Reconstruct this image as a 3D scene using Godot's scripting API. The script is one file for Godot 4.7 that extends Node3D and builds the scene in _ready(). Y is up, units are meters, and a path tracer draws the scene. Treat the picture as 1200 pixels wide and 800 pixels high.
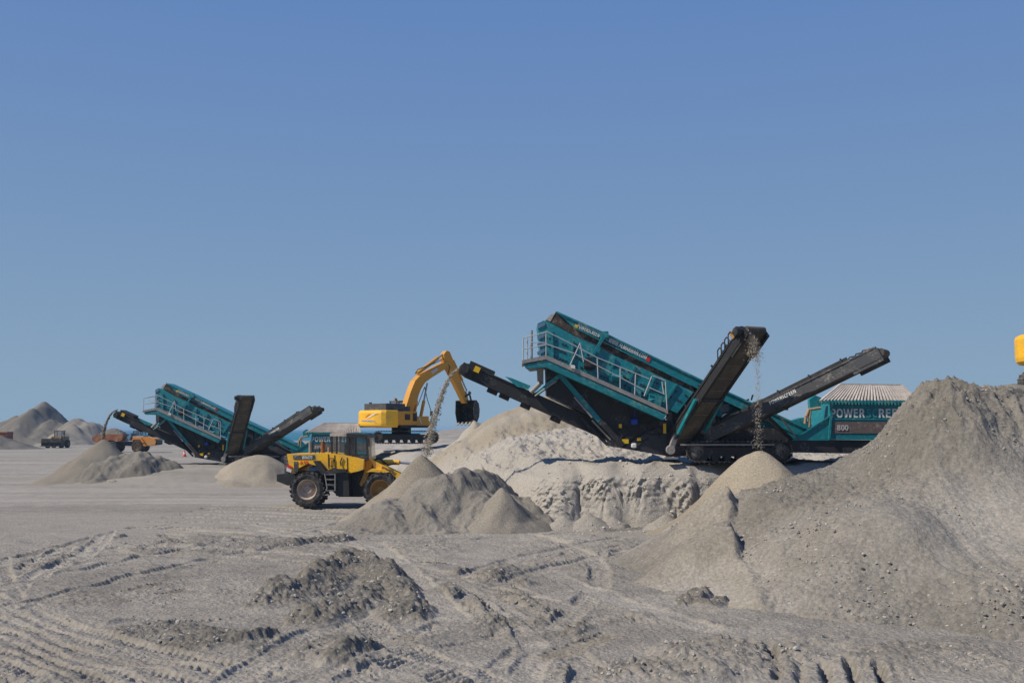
extends Node3D
# A sand quarry on a beach: two mobile screening machines, excavators, wheel loaders and sand piles.
const F := 1168.0
const CAM_H := 3.8
var th := atan(103.0 / F)
var nz: FastNoiseLite
var nw: FastNoiseLite
var nr: FastNoiseLite
var rng := RandomNumberGenerator.new()
var M := {}

# ---------------------------------------------------------------- measuring
func W(px: float, py: float, d: float) -> Vector3:
	var yc := (400.0 - py) / F
	var t := d / (cos(th) - yc * sin(th))
	return Vector3((px - 600.0) / F * t, CAM_H + (yc * cos(th) + sin(th)) * t, -d)

func gp(px: float, py: float) -> Vector2:   # a point on level ground, x and distance
	var yc := (400.0 - py) / F
	var t := CAM_H / maxf(-(yc * cos(th) + sin(th)), 0.001)
	return Vector2((px - 600.0) / F * t, (cos(th) - yc * sin(th)) * t)

# ---------------------------------------------------------------- mesh collecting
class MB:
	var v := PackedVector3Array()
	var n := PackedVector3Array()
	func tri(a: Vector3, b: Vector3, c: Vector3) -> void:
		var k := (c - a).cross(b - a).normalized()
		v.append(a); v.append(b); v.append(c)
		n.append(k); n.append(k); n.append(k)
	func quad(a: Vector3, b: Vector3, c: Vector3, d: Vector3) -> void:
		tri(a, b, c); tri(a, c, d)
	func qout(a: Vector3, b: Vector3, c: Vector3, d: Vector3, out: Vector3) -> void:
		if (c - a).cross(b - a).dot(out) >= 0.0: quad(a, b, c, d)
		else: quad(d, c, b, a)
	func obox(c: Vector3, ax: Vector3, ay: Vector3, az: Vector3) -> void:   # half axes
		for s in [-1.0, 1.0]:
			qout(c + ax * s - ay - az, c + ax * s + ay - az, c + ax * s + ay + az, c + ax * s - ay + az, ax * s)
			qout(c + ay * s - ax - az, c + ay * s + ax - az, c + ay * s + ax + az, c + ay * s - ax + az, ay * s)
			qout(c + az * s - ax - ay, c + az * s + ax - ay, c + az * s + ax + ay, c + az * s - ax + ay, az * s)
	func box(c: Vector3, size: Vector3) -> void:
		obox(c, Vector3(size.x / 2, 0, 0), Vector3(0, size.y / 2, 0), Vector3(0, 0, size.z / 2))
	func cbox(c: Vector3, size: Vector3, b: float) -> void:   # box with chamfered vertical and horizontal edges
		var h := size / 2
		var pts: Array = []
		for y in [[-h.y, b], [-h.y + b, 0.0], [h.y - b, 0.0], [h.y, b]]:
			var i: float = y[1]
			var r := PackedVector3Array()
			for q in [[1, 1, 0], [1, 1, 1], [-1, 1, 1], [-1, 1, 0], [-1, -1, 0], [-1, -1, 1], [1, -1, 1], [1, -1, 0]]:
				var px: float = (h.x - i - (b if q[2] == 1 else 0.0)) * q[0]
				var pz: float = (h.z - i - (0.0 if q[2] == 1 else b)) * q[1]
				r.append(c + Vector3(px, y[0], pz))
			pts.append(r)
		for k in 3:
			for j in 8:
				var a: Vector3 = pts[k][j]; var a2: Vector3 = pts[k][(j + 1) % 8]
				qout(a, a2, pts[k + 1][(j + 1) % 8], pts[k + 1][j], (a + a2) * 0.5 - c + (Vector3(0, -1, 0) * h.y if k == 0 else (Vector3(0, 1, 0) * h.y if k == 2 else Vector3.ZERO)))
		for j in range(1, 7):
			tri(pts[3][0], pts[3][j], pts[3][j + 1]); tri(pts[0][0], pts[0][j + 1], pts[0][j])
	func bar(a: Vector3, b: Vector3, w: float, h: float, up := Vector3.UP) -> void:
		var d := b - a
		var s := d.cross(up)
		if s.length() < 0.001: s = d.cross(Vector3.RIGHT)
		s = s.normalized()
		var u := s.cross(d).normalized()
		obox((a + b) / 2, d / 2, u * h / 2, s * w / 2)
	func tube(a: Vector3, b: Vector3, r: float, r2 := -1.0, k := 8, caps := true) -> void:
		if r2 < 0: r2 = r
		var d := (b - a).normalized()
		var s := d.cross(Vector3.UP if absf(d.y) < 0.95 else Vector3.RIGHT).normalized()
		var u := s.cross(d)
		for i in k:
			var p := s * cos(TAU * i / k) + u * sin(TAU * i / k)
			var q := s * cos(TAU * (i + 1) / k) + u * sin(TAU * (i + 1) / k)
			for e in [[a + p * r, p], [b + q * r2, q], [b + p * r2, p], [a + p * r, p], [a + q * r, q], [b + q * r2, q]]:
				v.append(e[0]); n.append(e[1])
			if caps:
				for e in [[a, -d, r], [b, d, r2]]:
					for m in ([e[0], e[0] + p * e[2], e[0] + q * e[2]] if e[1] == d else [e[0], e[0] + q * e[2], e[0] + p * e[2]]):
						v.append(m); n.append(e[1])
	func path(pts: Array, r: float, k := 6) -> void:
		for i in pts.size() - 1: tube(pts[i], pts[i + 1], r, r, k)
	func ext(poly: PackedVector2Array, z0: float, z1: float, bas := Basis(), org := Vector3.ZERO) -> void:   # outline in x, y pushed from z0 to z1
		var idx := Geometry2D.triangulate_polygon(poly)
		var area := 0.0
		for i in poly.size(): area += poly[i].cross(poly[(i + 1) % poly.size()])
		for i in range(0, idx.size(), 3):
			for e in [[z0, -1.0], [z1, 1.0]]:
				var a := bas * Vector3(poly[idx[i]].x, poly[idx[i]].y, e[0]) + org
				var b := bas * Vector3(poly[idx[i + 1]].x, poly[idx[i + 1]].y, e[0]) + org
				var c := bas * Vector3(poly[idx[i + 2]].x, poly[idx[i + 2]].y, e[0]) + org
				if (c - a).cross(b - a).dot(bas.z * e[1] * signf(z1 - z0)) >= 0: tri(a, b, c)
				else: tri(a, c, b)
		for i in poly.size():
			var p := poly[i]; var q := poly[(i + 1) % poly.size()]
			var o := Vector3(q.y - p.y, p.x - q.x, 0) * signf(area)
			qout(bas * Vector3(p.x, p.y, z0) + org, bas * Vector3(q.x, q.y, z0) + org, bas * Vector3(q.x, q.y, z1) + org, bas * Vector3(p.x, p.y, z1) + org, bas * o)
	func lathe(prof: Array, c: Vector3, axis: Vector3, k := 24) -> void:   # [radius, along] pairs
		var s := axis.cross(Vector3.UP if absf(axis.y) < 0.9 else Vector3.RIGHT).normalized()
		var u := s.cross(axis)
		for j in prof.size() - 1:
			var p: Array = prof[j]; var q: Array = prof[j + 1]
			var dn := Vector2(q[1] - p[1], p[0] - q[0]).normalized()   # outward: radial, axial
			for i in k:
				var e0 := s * cos(TAU * i / k) + u * sin(TAU * i / k)
				var e1 := s * cos(TAU * (i + 1) / k) + u * sin(TAU * (i + 1) / k)
				var a: Vector3 = c + e0 * p[0] + axis * p[1]; var b: Vector3 = c + e1 * p[0] + axis * p[1]
				var g: Vector3 = c + e1 * q[0] + axis * q[1]; var h: Vector3 = c + e0 * q[0] + axis * q[1]
				var n0 := e0 * dn.x + axis * dn.y; var n1 := e1 * dn.x + axis * dn.y
				for m in [[a, n0], [b, n1], [g, n1], [a, n0], [g, n1], [h, n0]]:
					v.append(m[0]); n.append(m[1])
	func mesh() -> ArrayMesh:
		var m := ArrayMesh.new()
		var arr := []
		arr.resize(Mesh.ARRAY_MAX)
		arr[Mesh.ARRAY_VERTEX] = v; arr[Mesh.ARRAY_NORMAL] = n
		m.add_surface_from_arrays(Mesh.PRIMITIVE_TRIANGLES, arr)
		return m

func obj(called: String, mb, mat: Material, parent: Node) -> MeshInstance3D:
	var o := MeshInstance3D.new()
	o.name = called
	o.mesh = mb.mesh() if mb is MB else mb
	o.material_override = mat
	parent.add_child(o, true)
	return o

var used := {}
func numbered(called: String) -> String:
	var k: int = used.get(called, 0)
	used[called] = k + 1
	return called if k == 0 else "%s_%03d" % [called, k]

func thing(called: String, label: String, category: String, at: Vector3, turn := 0.0, group := "") -> Node3D:
	var o := Node3D.new()
	o.name = numbered(called)
	add_child(o)
	o.position = at
	o.rotation.y = turn
	tag(o, label, category, group)
	return o

func tag(o: Node, label: String, category: String, group := "", kind := "") -> void:
	if label: o.set_meta("label", label)
	if category: o.set_meta("category", category)
	if group: o.set_meta("group", group)
	if kind: o.set_meta("kind", kind)

func lettering(parent: Node, text: String, c: Vector3, xd: Vector3, yd: Vector3, width: float, height: float, mat: Material) -> void:
	var t := TextMesh.new()
	var f := SystemFont.new()
	f.font_names = PackedStringArray(["Droid Sans"])
	f.font_weight = 700
	t.font = f
	t.text = text
	t.font_size = 32
	t.depth = 0.01
	t.pixel_size = 0.01
	var bb := t.get_aabb()
	var o := MeshInstance3D.new()
	o.name = "lettering"
	o.mesh = t
	o.material_override = mat
	parent.add_child(o, true)
	var zd := xd.cross(yd).normalized()
	var sx := width / bb.size.x
	var sy := height / bb.size.y
	o.transform = Transform3D(Basis(xd.normalized() * sx, yd.normalized() * sy, zd), c - xd.normalized() * sx * bb.get_center().x - yd.normalized() * sy * bb.get_center().y)

# ---------------------------------------------------------------- materials
func noise_of(freq: float, sd: int, oct := 4) -> FastNoiseLite:
	var n := FastNoiseLite.new()
	n.noise_type = FastNoiseLite.TYPE_SIMPLEX_SMOOTH
	n.frequency = freq
	n.seed = sd
	n.fractal_octaves = oct
	return n

func grime(col: Color, dust: Color, amount: float, sd: int, rough := 0.6, metal := 0.0, tile := 0.35, contrast := 1.0) -> StandardMaterial3D:
	var src := noise_of(0.014, sd, 5).get_seamless_image(192, 192)
	var fine := noise_of(0.09, sd + 5, 3).get_seamless_image(192, 192)
	var im := Image.create(192, 192, false, Image.FORMAT_RGB8)
	for y in 192:
		for x in 192:
			var a := src.get_pixel(x, y).r
			var b := fine.get_pixel(x, y).r
			var k := clampf(smoothstep(0.75 - amount, 1.15 - amount * 0.6, a * 0.7 + b * 0.45) * contrast, 0, 1)
			im.set_pixel(x, y, col.lerp(dust, k) * (0.9 + 0.2 * b))
	im.generate_mipmaps()
	var m := StandardMaterial3D.new()
	m.albedo_texture = ImageTexture.create_from_image(im)
	m.uv1_triplanar = true
	m.uv1_scale = Vector3.ONE * tile
	m.roughness = rough
	m.metallic = metal
	return m

func plain(col: Color, rough := 0.6, metal := 0.0) -> StandardMaterial3D:
	var m := StandardMaterial3D.new()
	m.albedo_color = col
	m.roughness = rough
	m.metallic = metal
	return m

func sand_material() -> StandardMaterial3D:
	var a := noise_of(0.03, 11, 5).get_seamless_image(768, 768)
	var cell := FastNoiseLite.new()
	cell.noise_type = FastNoiseLite.TYPE_CELLULAR
	cell.frequency = 0.085
	cell.seed = 12
	cell.fractal_octaves = 2
	cell.cellular_return_type = FastNoiseLite.RETURN_DISTANCE
	var b := cell.get_seamless_image(768, 768)
	var im := Image.create(768, 768, false, Image.FORMAT_RGB8)
	var hi := Image.create(768, 768, false, Image.FORMAT_RGB8)
	for y in 768:
		for x in 768:
			var p := a.get_pixel(x, y).r
			var q := 1.0 - b.get_pixel(x, y).r
			var g := clampf(0.82 + 0.30 * (p - 0.5) + 0.18 * (q - 0.5), 0.0, 1.0)
			im.set_pixel(x, y, Color(g, g * 0.995, g * 0.985))
			var h := clampf(0.55 * p + 0.45 * q * smoothstep(0.35, 0.7, p), 0.0, 1.0)
			hi.set_pixel(x, y, Color(h, h, h))
	hi.bump_map_to_normal_map(9.0)
	im.generate_mipmaps(); hi.generate_mipmaps()
	var m := StandardMaterial3D.new()
	m.vertex_color_use_as_albedo = true
	m.albedo_texture = ImageTexture.create_from_image(im)
	m.normal_enabled = true
	m.normal_texture = ImageTexture.create_from_image(hi)
	m.normal_scale = 0.8
	m.uv1_triplanar = true
	m.uv1_world_triplanar = true
	m.uv1_scale = Vector3.ONE * 0.5
	m.roughness = 1.0
	m.metallic_specular = 0.15
	return m

func materials() -> void:
	var dust := Color(0.60, 0.57, 0.52)
	M.sand = sand_material()
	M.teal = grime(Color(0.0, 0.46, 0.50), dust, 0.24, 1, 0.55, 0.0, 0.3, 0.6)
	M.teal_frame = grime(Color(0.0, 0.44, 0.48), dust, 0.24, 2, 0.6, 0.0, 0.3, 0.6)
	M.teal_hopper = grime(Color(0.0, 0.45, 0.49), dust, 0.18, 3, 0.6, 0.0, 0.3, 0.5)
	M.black = grime(Color(0.125, 0.125, 0.13), dust, 0.12, 4, 0.65, 0.0, 0.4, 0.4)
	M.navy = grime(Color(0.16, 0.163, 0.18), dust, 0.14, 5, 0.6, 0.0, 0.4, 0.4)
	M.steel = grime(Color(0.33, 0.335, 0.35), dust, 0.22, 6, 0.6, 0.0, 0.5, 0.7)
	M.galv = grime(Color(0.52, 0.51, 0.50), dust, 0.3, 7, 0.6, 0.0, 0.5)
	M.rail = plain(Color(0.66, 0.67, 0.66), 0.6)
	M.belt = grime(Color(0.24, 0.21, 0.19), Color(0.45, 0.40, 0.35), 0.3, 8, 0.95, 0.0, 0.5)
	M.belt_dark = grime(Color(0.29, 0.275, 0.25), Color(0.40, 0.37, 0.33), 0.3, 9, 0.95, 0.0, 0.5)
	M.grid = grime(Color(0.64, 0.60, 0.56), Color(0.74, 0.71, 0.66), 0.4, 10, 0.9, 0.0, 0.5)
	M.white = plain(Color(0.82, 0.82, 0.80), 0.7)
	M.lettergrey = plain(Color(0.7, 0.7, 0.7), 0.7)
	M.fadedwhite = plain(Color(0.22, 0.52, 0.55), 0.7)
	M.panel = grime(Color(0.40, 0.35, 0.33), dust, 0.2, 13, 0.8)
	M.yellow = grime(Color(0.95, 0.71, 0.10), Color(0.74, 0.62, 0.40), 0.28, 14, 0.6, 0.0, 0.4, 0.85)
	M.boomyellow = grime(Color(0.80, 0.55, 0.10), Color(0.66, 0.52, 0.30), 0.3, 15, 0.6, 0.0, 0.4, 0.7)
	M.orange = grime(Color(0.80, 0.49, 0.12), dust, 0.25, 16, 0.6, 0.0, 0.3)
	M.rust = grime(Color(0.50, 0.28, 0.15), Color(0.58, 0.45, 0.34), 0.3, 17, 0.85, 0.0, 0.3)
	M.rubber = grime(Color(0.13, 0.13, 0.135), Color(0.44, 0.42, 0.39), 0.35, 18, 0.95, 0.0, 0.8, 0.8)
	M.rim = grime(Color(0.74, 0.68, 0.62), Color(0.5, 0.42, 0.34), 0.3, 19, 0.7)
	M.rimdust = grime(Color(0.60, 0.46, 0.25), Color(0.45, 0.36, 0.28), 0.3, 20, 0.9)
	M.track = grime(Color(0.20, 0.20, 0.20), Color(0.48, 0.46, 0.43), 0.4, 21, 0.9, 0.0, 0.6)
	M.grey = grime(Color(0.25, 0.255, 0.265), dust, 0.15, 22, 0.7, 0.0, 0.5)
	M.bucket = grime(Color(0.16, 0.155, 0.15), Color(0.42, 0.38, 0.33), 0.3, 23, 0.7, 0.3, 0.5)
	M.teeth = plain(Color(0.70, 0.66, 0.60), 0.5, 0.3)
	M.chrome = plain(Color(0.62, 0.62, 0.64), 0.35, 0.3)
	M.red = plain(Color(0.78, 0.14, 0.10), 0.6)
	M.redletters = plain(Color(0.85, 0.30, 0.08), 0.7)
	M.blue = plain(Color(0.08, 0.25, 0.60), 0.6)
	M.bluegrey = plain(Color(0.36, 0.47, 0.56), 0.6)
	M.lamp_yellow = plain(Color(0.85, 0.68, 0.05), 0.5)
	M.amber = plain(Color(0.50, 0.30, 0.08), 0.6)
	M.cloth = grime(Color(0.62, 0.54, 0.42), dust, 0.3, 24, 1.0)
	M.glass = plain(Color(0.16, 0.25, 0.27, 0.28), 0.05)
	M.glass.transparency = BaseMaterial3D.TRANSPARENCY_ALPHA
	M.stone = plain(Color(1, 1, 1), 1.0)
	M.stone.vertex_color_use_as_albedo = true
	M.sea = plain(Color(0.16, 0.43, 0.50), 0.6)
	M.sea.metallic_specular = 0.25
	var wn := noise_of(0.05, 31, 4).get_seamless_image(256, 256)
	wn.convert(Image.FORMAT_RGB8)
	wn.bump_map_to_normal_map(3.0)
	M.sea.normal_enabled = true
	M.sea.normal_texture = ImageTexture.create_from_image(wn)
	M.sea.normal_scale = 0.6
	M.sea.uv1_triplanar = true
	M.sea.uv1_world_triplanar = true
	M.sea.uv1_scale = Vector3.ONE * 0.05

# ---------------------------------------------------------------- terrain
const MX0 := -15.0
const MD0 := 12.5
const MR := 0.035
const MW := 920
const MHH := 1080
var hm := PackedFloat32Array()    # tracks, ruts and heaps pressed into the sand, metres
var dm := PackedFloat32Array()    # damp (+) or dry and dusty (-)
var rm := PackedFloat32Array()    # how cloddy

func sample(a: PackedFloat32Array, x: float, d: float) -> float:
	var u := (x - MX0) / MR
	var w := (d - MD0) / MR
	if u < 0.0 or w < 0.0 or u >= MW - 1.001 or w >= MHH - 1.001: return 0.0
	var i := int(u); var j := int(w)
	var fu := u - i; var fw := w - j
	var k := j * MW + i
	return (a[k] * (1.0 - fu) + a[k + 1] * fu) * (1.0 - fw) + (a[k + MW] * (1.0 - fu) + a[k + MW + 1] * fu) * fw

func stamp_line(px: Array, width: float, style: String, depth := 0.05, lug := 0.035, sp := 0.17, damp := 0.0) -> void:
	var c := Curve2D.new()
	var pts: Array = []
	for p in px: pts.append(gp(p[0], p[1]))
	for i in pts.size():
		var a: Vector2 = pts[maxi(i - 1, 0)]; var b: Vector2 = pts[mini(i + 1, pts.size() - 1)]
		var tg: Vector2 = (b - a) / 6.0
		c.add_point(pts[i], -tg, tg)
	var ln := c.get_baked_length()
	var s := 0.0
	var half := width / 2
	var lim := half + 0.16
	while s < ln:
		var p := c.sample_baked(s)
		var q := c.sample_baked(minf(s + 0.05, ln))
		var o := c.sample_baked(maxf(s - 0.05, 0.0))
		var t := (q - o).normalized()
		var nn := Vector2(-t.y, t.x)
		var fade := smoothstep(0.0, 0.6, s) * smoothstep(0.0, 0.6, ln - s)
		var worn := smoothstep(-0.25, 0.25, nw.get_noise_2d(p.x * 60.0, p.y * 60.0))
		var wob := nz.get_noise_2d(p.x * 140.0, p.y * 140.0) * 0.04
		var u := -lim
		while u <= lim:
			var r := p + nn * (u + wob)
			var i := int((r.x - MX0) / MR); var j := int((r.y - MD0) / MR)
			u += 0.03
			if i < 0 or j < 0 or i >= MW or j >= MHH: continue
			var au := absf(u)
			var h := 0.0
			if au < half:
				h = -depth * 0.6
				if style == "tyre":
					var ph := fposmod(s + au * 0.9 * (1.0 if u > 0 else 1.0) + (sp * 0.5 if u > 0 else 0.0), sp) / sp
					h -= lug * (0.6 + 0.4 * worn) * smoothstep(0.02, 0.16, ph) * smoothstep(0.55, 0.42, ph) * smoothstep(half * 0.12, half * 0.25, au) * 1.5
				elif style == "crawler":
					var ph := fposmod(s + u * 0.25, sp) / sp
					h += lug * (0.4 + 0.6 * worn) * ((1.0 - absf(ph - 0.5) * 2.0) * 2.2 - 1.1)
				elif style == "pits":
					var ph := fposmod(s, sp) / sp
					h = depth * 0.2 - depth * 1.8 * smoothstep(0.2, 0.4, ph) * smoothstep(0.9, 0.7, ph)
				elif style == "groove":
					h = -depth * (1.0 - au / half) * (0.5 + worn)
				elif style == "ridge":
					h = depth * (1.0 - au / half) * (0.6 + worn * 0.6)
			else:
				h = (0.035 * (1.0 - (au - half) / 0.16)) * (0.5 + worn) if style != "ridge" else 0.0
			var k := j * MW + i
			hm[k] = lerpf(hm[k], h, fade * (0.55 + 0.45 * worn) * (1.0 if au < half else 0.6))
			if au < half and style in ["tyre", "crawler", "plain"]: rm[k] = lerpf(rm[k], -0.17, fade)
			if au < half: dm[k] = lerpf(dm[k], damp, fade * (0.15 + 0.75 * worn))
		s += 0.03

func stamp_patch(px: float, py: float, rx: float, ry: float, raise: float, rough: float, damp: float) -> void:
	var c := gp(px, py)
	var wx := rx * c.y / F
	var wd := absf(gp(px, py - ry).y - gp(px, py + ry).y) / 2.0
	for j in range(maxi(0, int((c.y - wd - MD0) / MR)), mini(MHH, int((c.y + wd - MD0) / MR))):
		for i in range(maxi(0, int((c.x - wx - MX0) / MR)), mini(MW, int((c.x + wx - MX0) / MR))):
			var x := MX0 + i * MR; var d := MD0 + j * MR
			var r := Vector2((x - c.x) / wx, (d - c.y) / wd).length() + nw.get_noise_2d(x * 45.0, d * 45.0) * 0.45
			if r < 1.0:
				var k := j * MW + i
				var e := smoothstep(1.0, 0.55, r)
				hm[k] += raise * e
				rm[k] = maxf(rm[k], rough * 0.75 * e)
				dm[k] = lerpf(dm[k], damp * 0.8, e)

func heap_ridge(px: Array, height: float, width: float, steep: float) -> void:   # a bulldozed ridge: steep towards the bottom of the list's right hand
	var pts: Array = []
	for p in px: pts.append(gp(p[0], p[1]))
	var lo: Vector2 = pts[0]; var hi: Vector2 = pts[0]
	for p in pts: lo = lo.min(p); hi = hi.max(p)
	lo -= Vector2(width, width); hi += Vector2(width, width)
	for j in range(maxi(0, int((lo.y - MD0) / MR)), mini(MHH, int((hi.y - MD0) / MR))):
		for i in range(maxi(0, int((lo.x - MX0) / MR)), mini(MW, int((hi.x - MX0) / MR))):
			var q := Vector2(MX0 + i * MR, MD0 + j * MR)
			q += Vector2(nw.get_noise_2d(q.x * 50.0, q.y * 50.0), nw.get_noise_2d(q.y * 50.0, q.x * 50.0 + 90.0)) * 0.35
			var best := 9.0
			var sd := 1.0
			for m in pts.size() - 1:
				var cl := Geometry2D.get_closest_point_to_segment(q, pts[m], pts[m + 1])
				var dd := q.distance_to(cl)
				if dd < best:
					best = dd
					sd = (pts[m + 1] - pts[m]).cross(q - pts[m])
			var w := width * (steep if sd < 0.0 else 1.0)
			if best < w:
				var k := j * MW + i
				var e := 1.0 - best / w
				var lump := 1.0 + 0.5 * nz.get_noise_2d(q.x * 110.0, q.y * 110.0)
				hm[k] = maxf(hm[k], height * e * lump)
				rm[k] = maxf(rm[k], 1.0 * minf(1.0, e * 3.0))
				dm[k] = maxf(dm[k], 0.8 * minf(1.0, e * 3.0))

func build_marks() -> void:
	hm.resize(MW * MHH); dm.resize(MW * MHH); rm.resize(MW * MHH)
	hm.fill(0.0); dm.fill(0.0); rm.fill(0.0)
	# cloddy, churned ground
	for p in [[60, 640, 55, 14, -0.08, 0.7, 0.9], [215, 640, 60, 18, 0.05, 0.8, 0.5], [120, 700, 60, 14, 0, 0.5, 0.3], [230, 748, 60, 14, 0.06, 0.9, 0.8], [60, 660, 40, 8, 0.1, 1.0, 0.8],
			[560, 690, 75, 34, 0.14, 1.0, 0.6], [610, 720, 70, 26, 0.12, 1.0, 0.6], [300, 640, 90, 14, 0.04, 0.8, 0.3], [180, 740, 70, 16, 0.03, 0.8, 0.5], [640, 735, 70, 20, 0.1, 1.0, 0.6], [740, 788, 110, 18, 0.1, 1.0, 0.6],
			[880, 770, 110, 26, 0.14, 0.9, 0.3], [1080, 775, 140, 25, 0.08, 0.7, 0.3], [350, 760, 80, 24, 0.03, 0.7, 0.4], [480, 640, 60, 10, 0.06, 0.9, 0.2], [400, 785, 60, 18, 0.05, 0.9, 0.4],
			[700, 650, 120, 26, 0.03, 0.6, 0.2], [30, 640, 30, 20, 0.0, 0.5, 0.3], [250, 690, 110, 20, 0.02, 0.4, -0.4], [560, 625, 120, 6, 0.0, 0.4, -0.3], [660, 632, 60, 5, 0.02, 0.3, -0.6]]:
		stamp_patch(p[0], p[1], p[2], p[3], p[4], p[5], p[6])
	# long smooth ruts across the hardstand
	for y in [590.0, 593.0, 596.5, 600.0, 604.0, 608.0, 613.0, 619.0]:
		stamp_line([[-80, y + 4], [120, y - 1], [300, y], [430, y + 3 + rng.randf() * 4], [520, y + 6]], 0.7, "tyre", 0.11, 0.07, 0.24, -0.5 + rng.randf() * 1.1)
	for y in [622.0, 628.0]:
		stamp_line([[180, y - 3], [300, y + 3], [430, y + 2], [560, y]], 0.6, "tyre", 0.07, 0.06, 0.2, 0.1)
	# churned strokes, scrapes and short ridges
	for k in 80:
		var px := rng.randf_range(-20, 780)
		var py := 618.0 + 175.0 * pow(rng.randf(), 1.2)
		var ln := rng.randf_range(25, 110) * (py - 503.0) / 180.0
		var ang := rng.randf_range(-0.25, 0.12)
		var st: String = ["groove", "ridge", "ridge", "pits"][rng.randi() % 4]
		stamp_line([[px, py], [px + ln * 0.5, py + ln * ang * 0.5 + rng.randf_range(-2, 2)], [px + ln, py + ln * ang]], rng.randf_range(0.14, 0.36), st, rng.randf_range(0.05, 0.14), 0.0, 0.2, rng.randf_range(-0.2, 0.7))
	# tyre sweeps on the left
	stamp_line([[128, 618], [119, 636], [100, 652], [60, 668], [22, 686], [8, 704], [30, 726], [90, 752], [200, 785], [330, 815]], 0.62, "tyre", 0.09, 0.05, 0.19, -0.7)
	stamp_line([[104, 616], [96, 634], [60, 654], [10, 676], [-14, 700], [4, 728], [60, 757], [150, 785], [260, 812]], 0.62, "tyre", 0.08, 0.06, 0.19, -0.4)
	stamp_line([[12, 616], [2, 640], [0, 668], [16, 700], [60, 728], [140, 757], [260, 786], [380, 812]], 0.6, "tyre", 0.07, 0.06, 0.18, -0.3)
	stamp_line([[-40, 740], [40, 757], [110, 775], [200, 795], [260, 812]], 0.6, "tyre", 0.07, 0.07, 0.18, -0.4)
	stamp_line([[-40, 772], [40, 782], [110, 793], [180, 812]], 0.6, "tyre", 0.07, 0.07, 0.18, -0.5)
	stamp_line([[40, 712], [90, 738], [190, 764], [330, 785], [460, 812]], 0.6, "tyre", 0.05, 0.06, 0.18, -0.1)
	stamp_line([[-30, 800], [40, 796], [120, 803], [170, 818]], 0.6, "pits", 0.1, 0.07, 0.24, 0.2)
	# a sheaf of tread bands turning in from the left
	for k in 7:
		var q := 13.0 * k
		stamp_line([[-70, 684 + q], [0, 700 + q], [70, 729 + q * 1.1], [170, 759 + q * 1.15], [320, 790 + q * 1.2], [480, 822 + q * 1.2]], 0.56, "tyre", 0.05 + 0.02 * rng.randf(), 0.045, 0.17 + 0.03 * rng.randf(), -0.45 + 0.5 * rng.randf())
	for g in [[[300, 812], [420, 762], [540, 728], [680, 706], [780, 716]], [[360, 818], [470, 772], [590, 742], [720, 724], [830, 736]], [[-60, 668], [60, 652], [200, 636], [340, 634]], [[560, 815], [600, 770], [660, 728], [700, 690], [690, 650], [620, 626]]]:
		stamp_line(g, 0.56, "tyre", 0.06, 0.045, 0.18, -0.3 + 0.4 * rng.randf())
	# long paired ruts running across the yard
	for g in [[[-60, 700], [60, 676], [200, 648], [330, 626], [440, 606]], [[240, 815], [350, 748], [470, 700], [600, 655], [740, 628]], [[600, 815], [632, 762], [560, 694], [430, 642], [270, 612]], [[-60, 652], [120, 640], [300, 646], [480, 662], [640, 700]]]:
		for off in [0.0, 1.0]:
			var pts: Array = []
			for q in g: pts.append([q[0] + off * 34.0 * (q[1] - 503.0) / 160.0, q[1] + off * 13.0 * (q[1] - 503.0) / 160.0])
			stamp_line(pts, 0.55, "tyre", 0.055, 0.03, 0.19, -0.35 + 0.3 * off)
	# crawler marks
	stamp_line([[116, 694], [160, 691], [208, 681]], 0.3, "pits", 0.08, 0, 0.16, 0.4)
	stamp_line([[168, 699], [200, 695], [229, 688]], 0.3, "pits", 0.08, 0, 0.16, 0.4)
	stamp_line([[158, 632], [190, 627], [222, 640]], 0.34, "pits", 0.11, 0, 0.26, 0.5)
	stamp_line([[428, 726], [452, 745], [480, 762], [540, 782], [600, 812]], 0.62, "crawler", 0.05, 0.06, 0.14, -0.3)
	stamp_line([[436, 768], [480, 780], [520, 792], [570, 815]], 0.6, "crawler", 0.06, 0.09, 0.2, 0.0)
	stamp_line([[436, 636], [466, 658], [500, 690], [545, 738]], 0.75, "crawler", 0.05, 0.025, 0.12, -0.6)
	stamp_line([[640, 668], [690, 690], [760, 716], [840, 738], [905, 746]], 0.6, "plain", 0.05, 0, 0.2, -0.9)
	stamp_line([[330, 790], [380, 772], [440, 758], [500, 740]], 0.5, "crawler", 0.05, 0.06, 0.16, 0.2)
	# bucket teeth
	stamp_line([[628, 774], [660, 762], [690, 752], [722, 741]], 0.5, "pits", 0.13, 0, 0.19, 0.4)
	for g in [[862, 742, 868, 766], [880, 742, 882, 768], [902, 746, 908, 776], [912, 768, 913, 800], [934, 768, 944, 805], [966, 776, 974, 805], [996, 774, 1006, 805], [1030, 780, 1040, 808], [915, 738, 919, 746], [944, 740, 947, 748], [970, 741, 974, 749], [997, 742, 1001, 750]]:
		stamp_line([[g[0], g[1]], [(g[0] + g[2]) / 2.0 + 2.0, (g[1] + g[3]) / 2.0], [g[2], g[3]]], 0.2, "groove", 0.2, 0, 0.2, 0.3)
	# small bulldozed heaps
	heap_ridge([[470, 690], [432, 664], [412, 662], [380, 676], [345, 696], [318, 704]], 0.4, 1.1, 0.42)
	heap_ridge([[492, 722], [470, 696], [440, 700], [400, 716], [362, 726]], 0.32, 0.85, 0.5)
	heap_ridge([[478, 716], [466, 690]], 0.3, 0.6, 0.6)
	heap_ridge([[345, 640], [375, 636], [400, 634]], 0.22, 0.6, 0.6)
	heap_ridge([[390, 776], [420, 768], [440, 764]], 0.2, 0.4, 0.6)
	heap_ridge([[250, 752], [270, 750], [300, 748]], 0.16, 0.4, 0.6)
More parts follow.
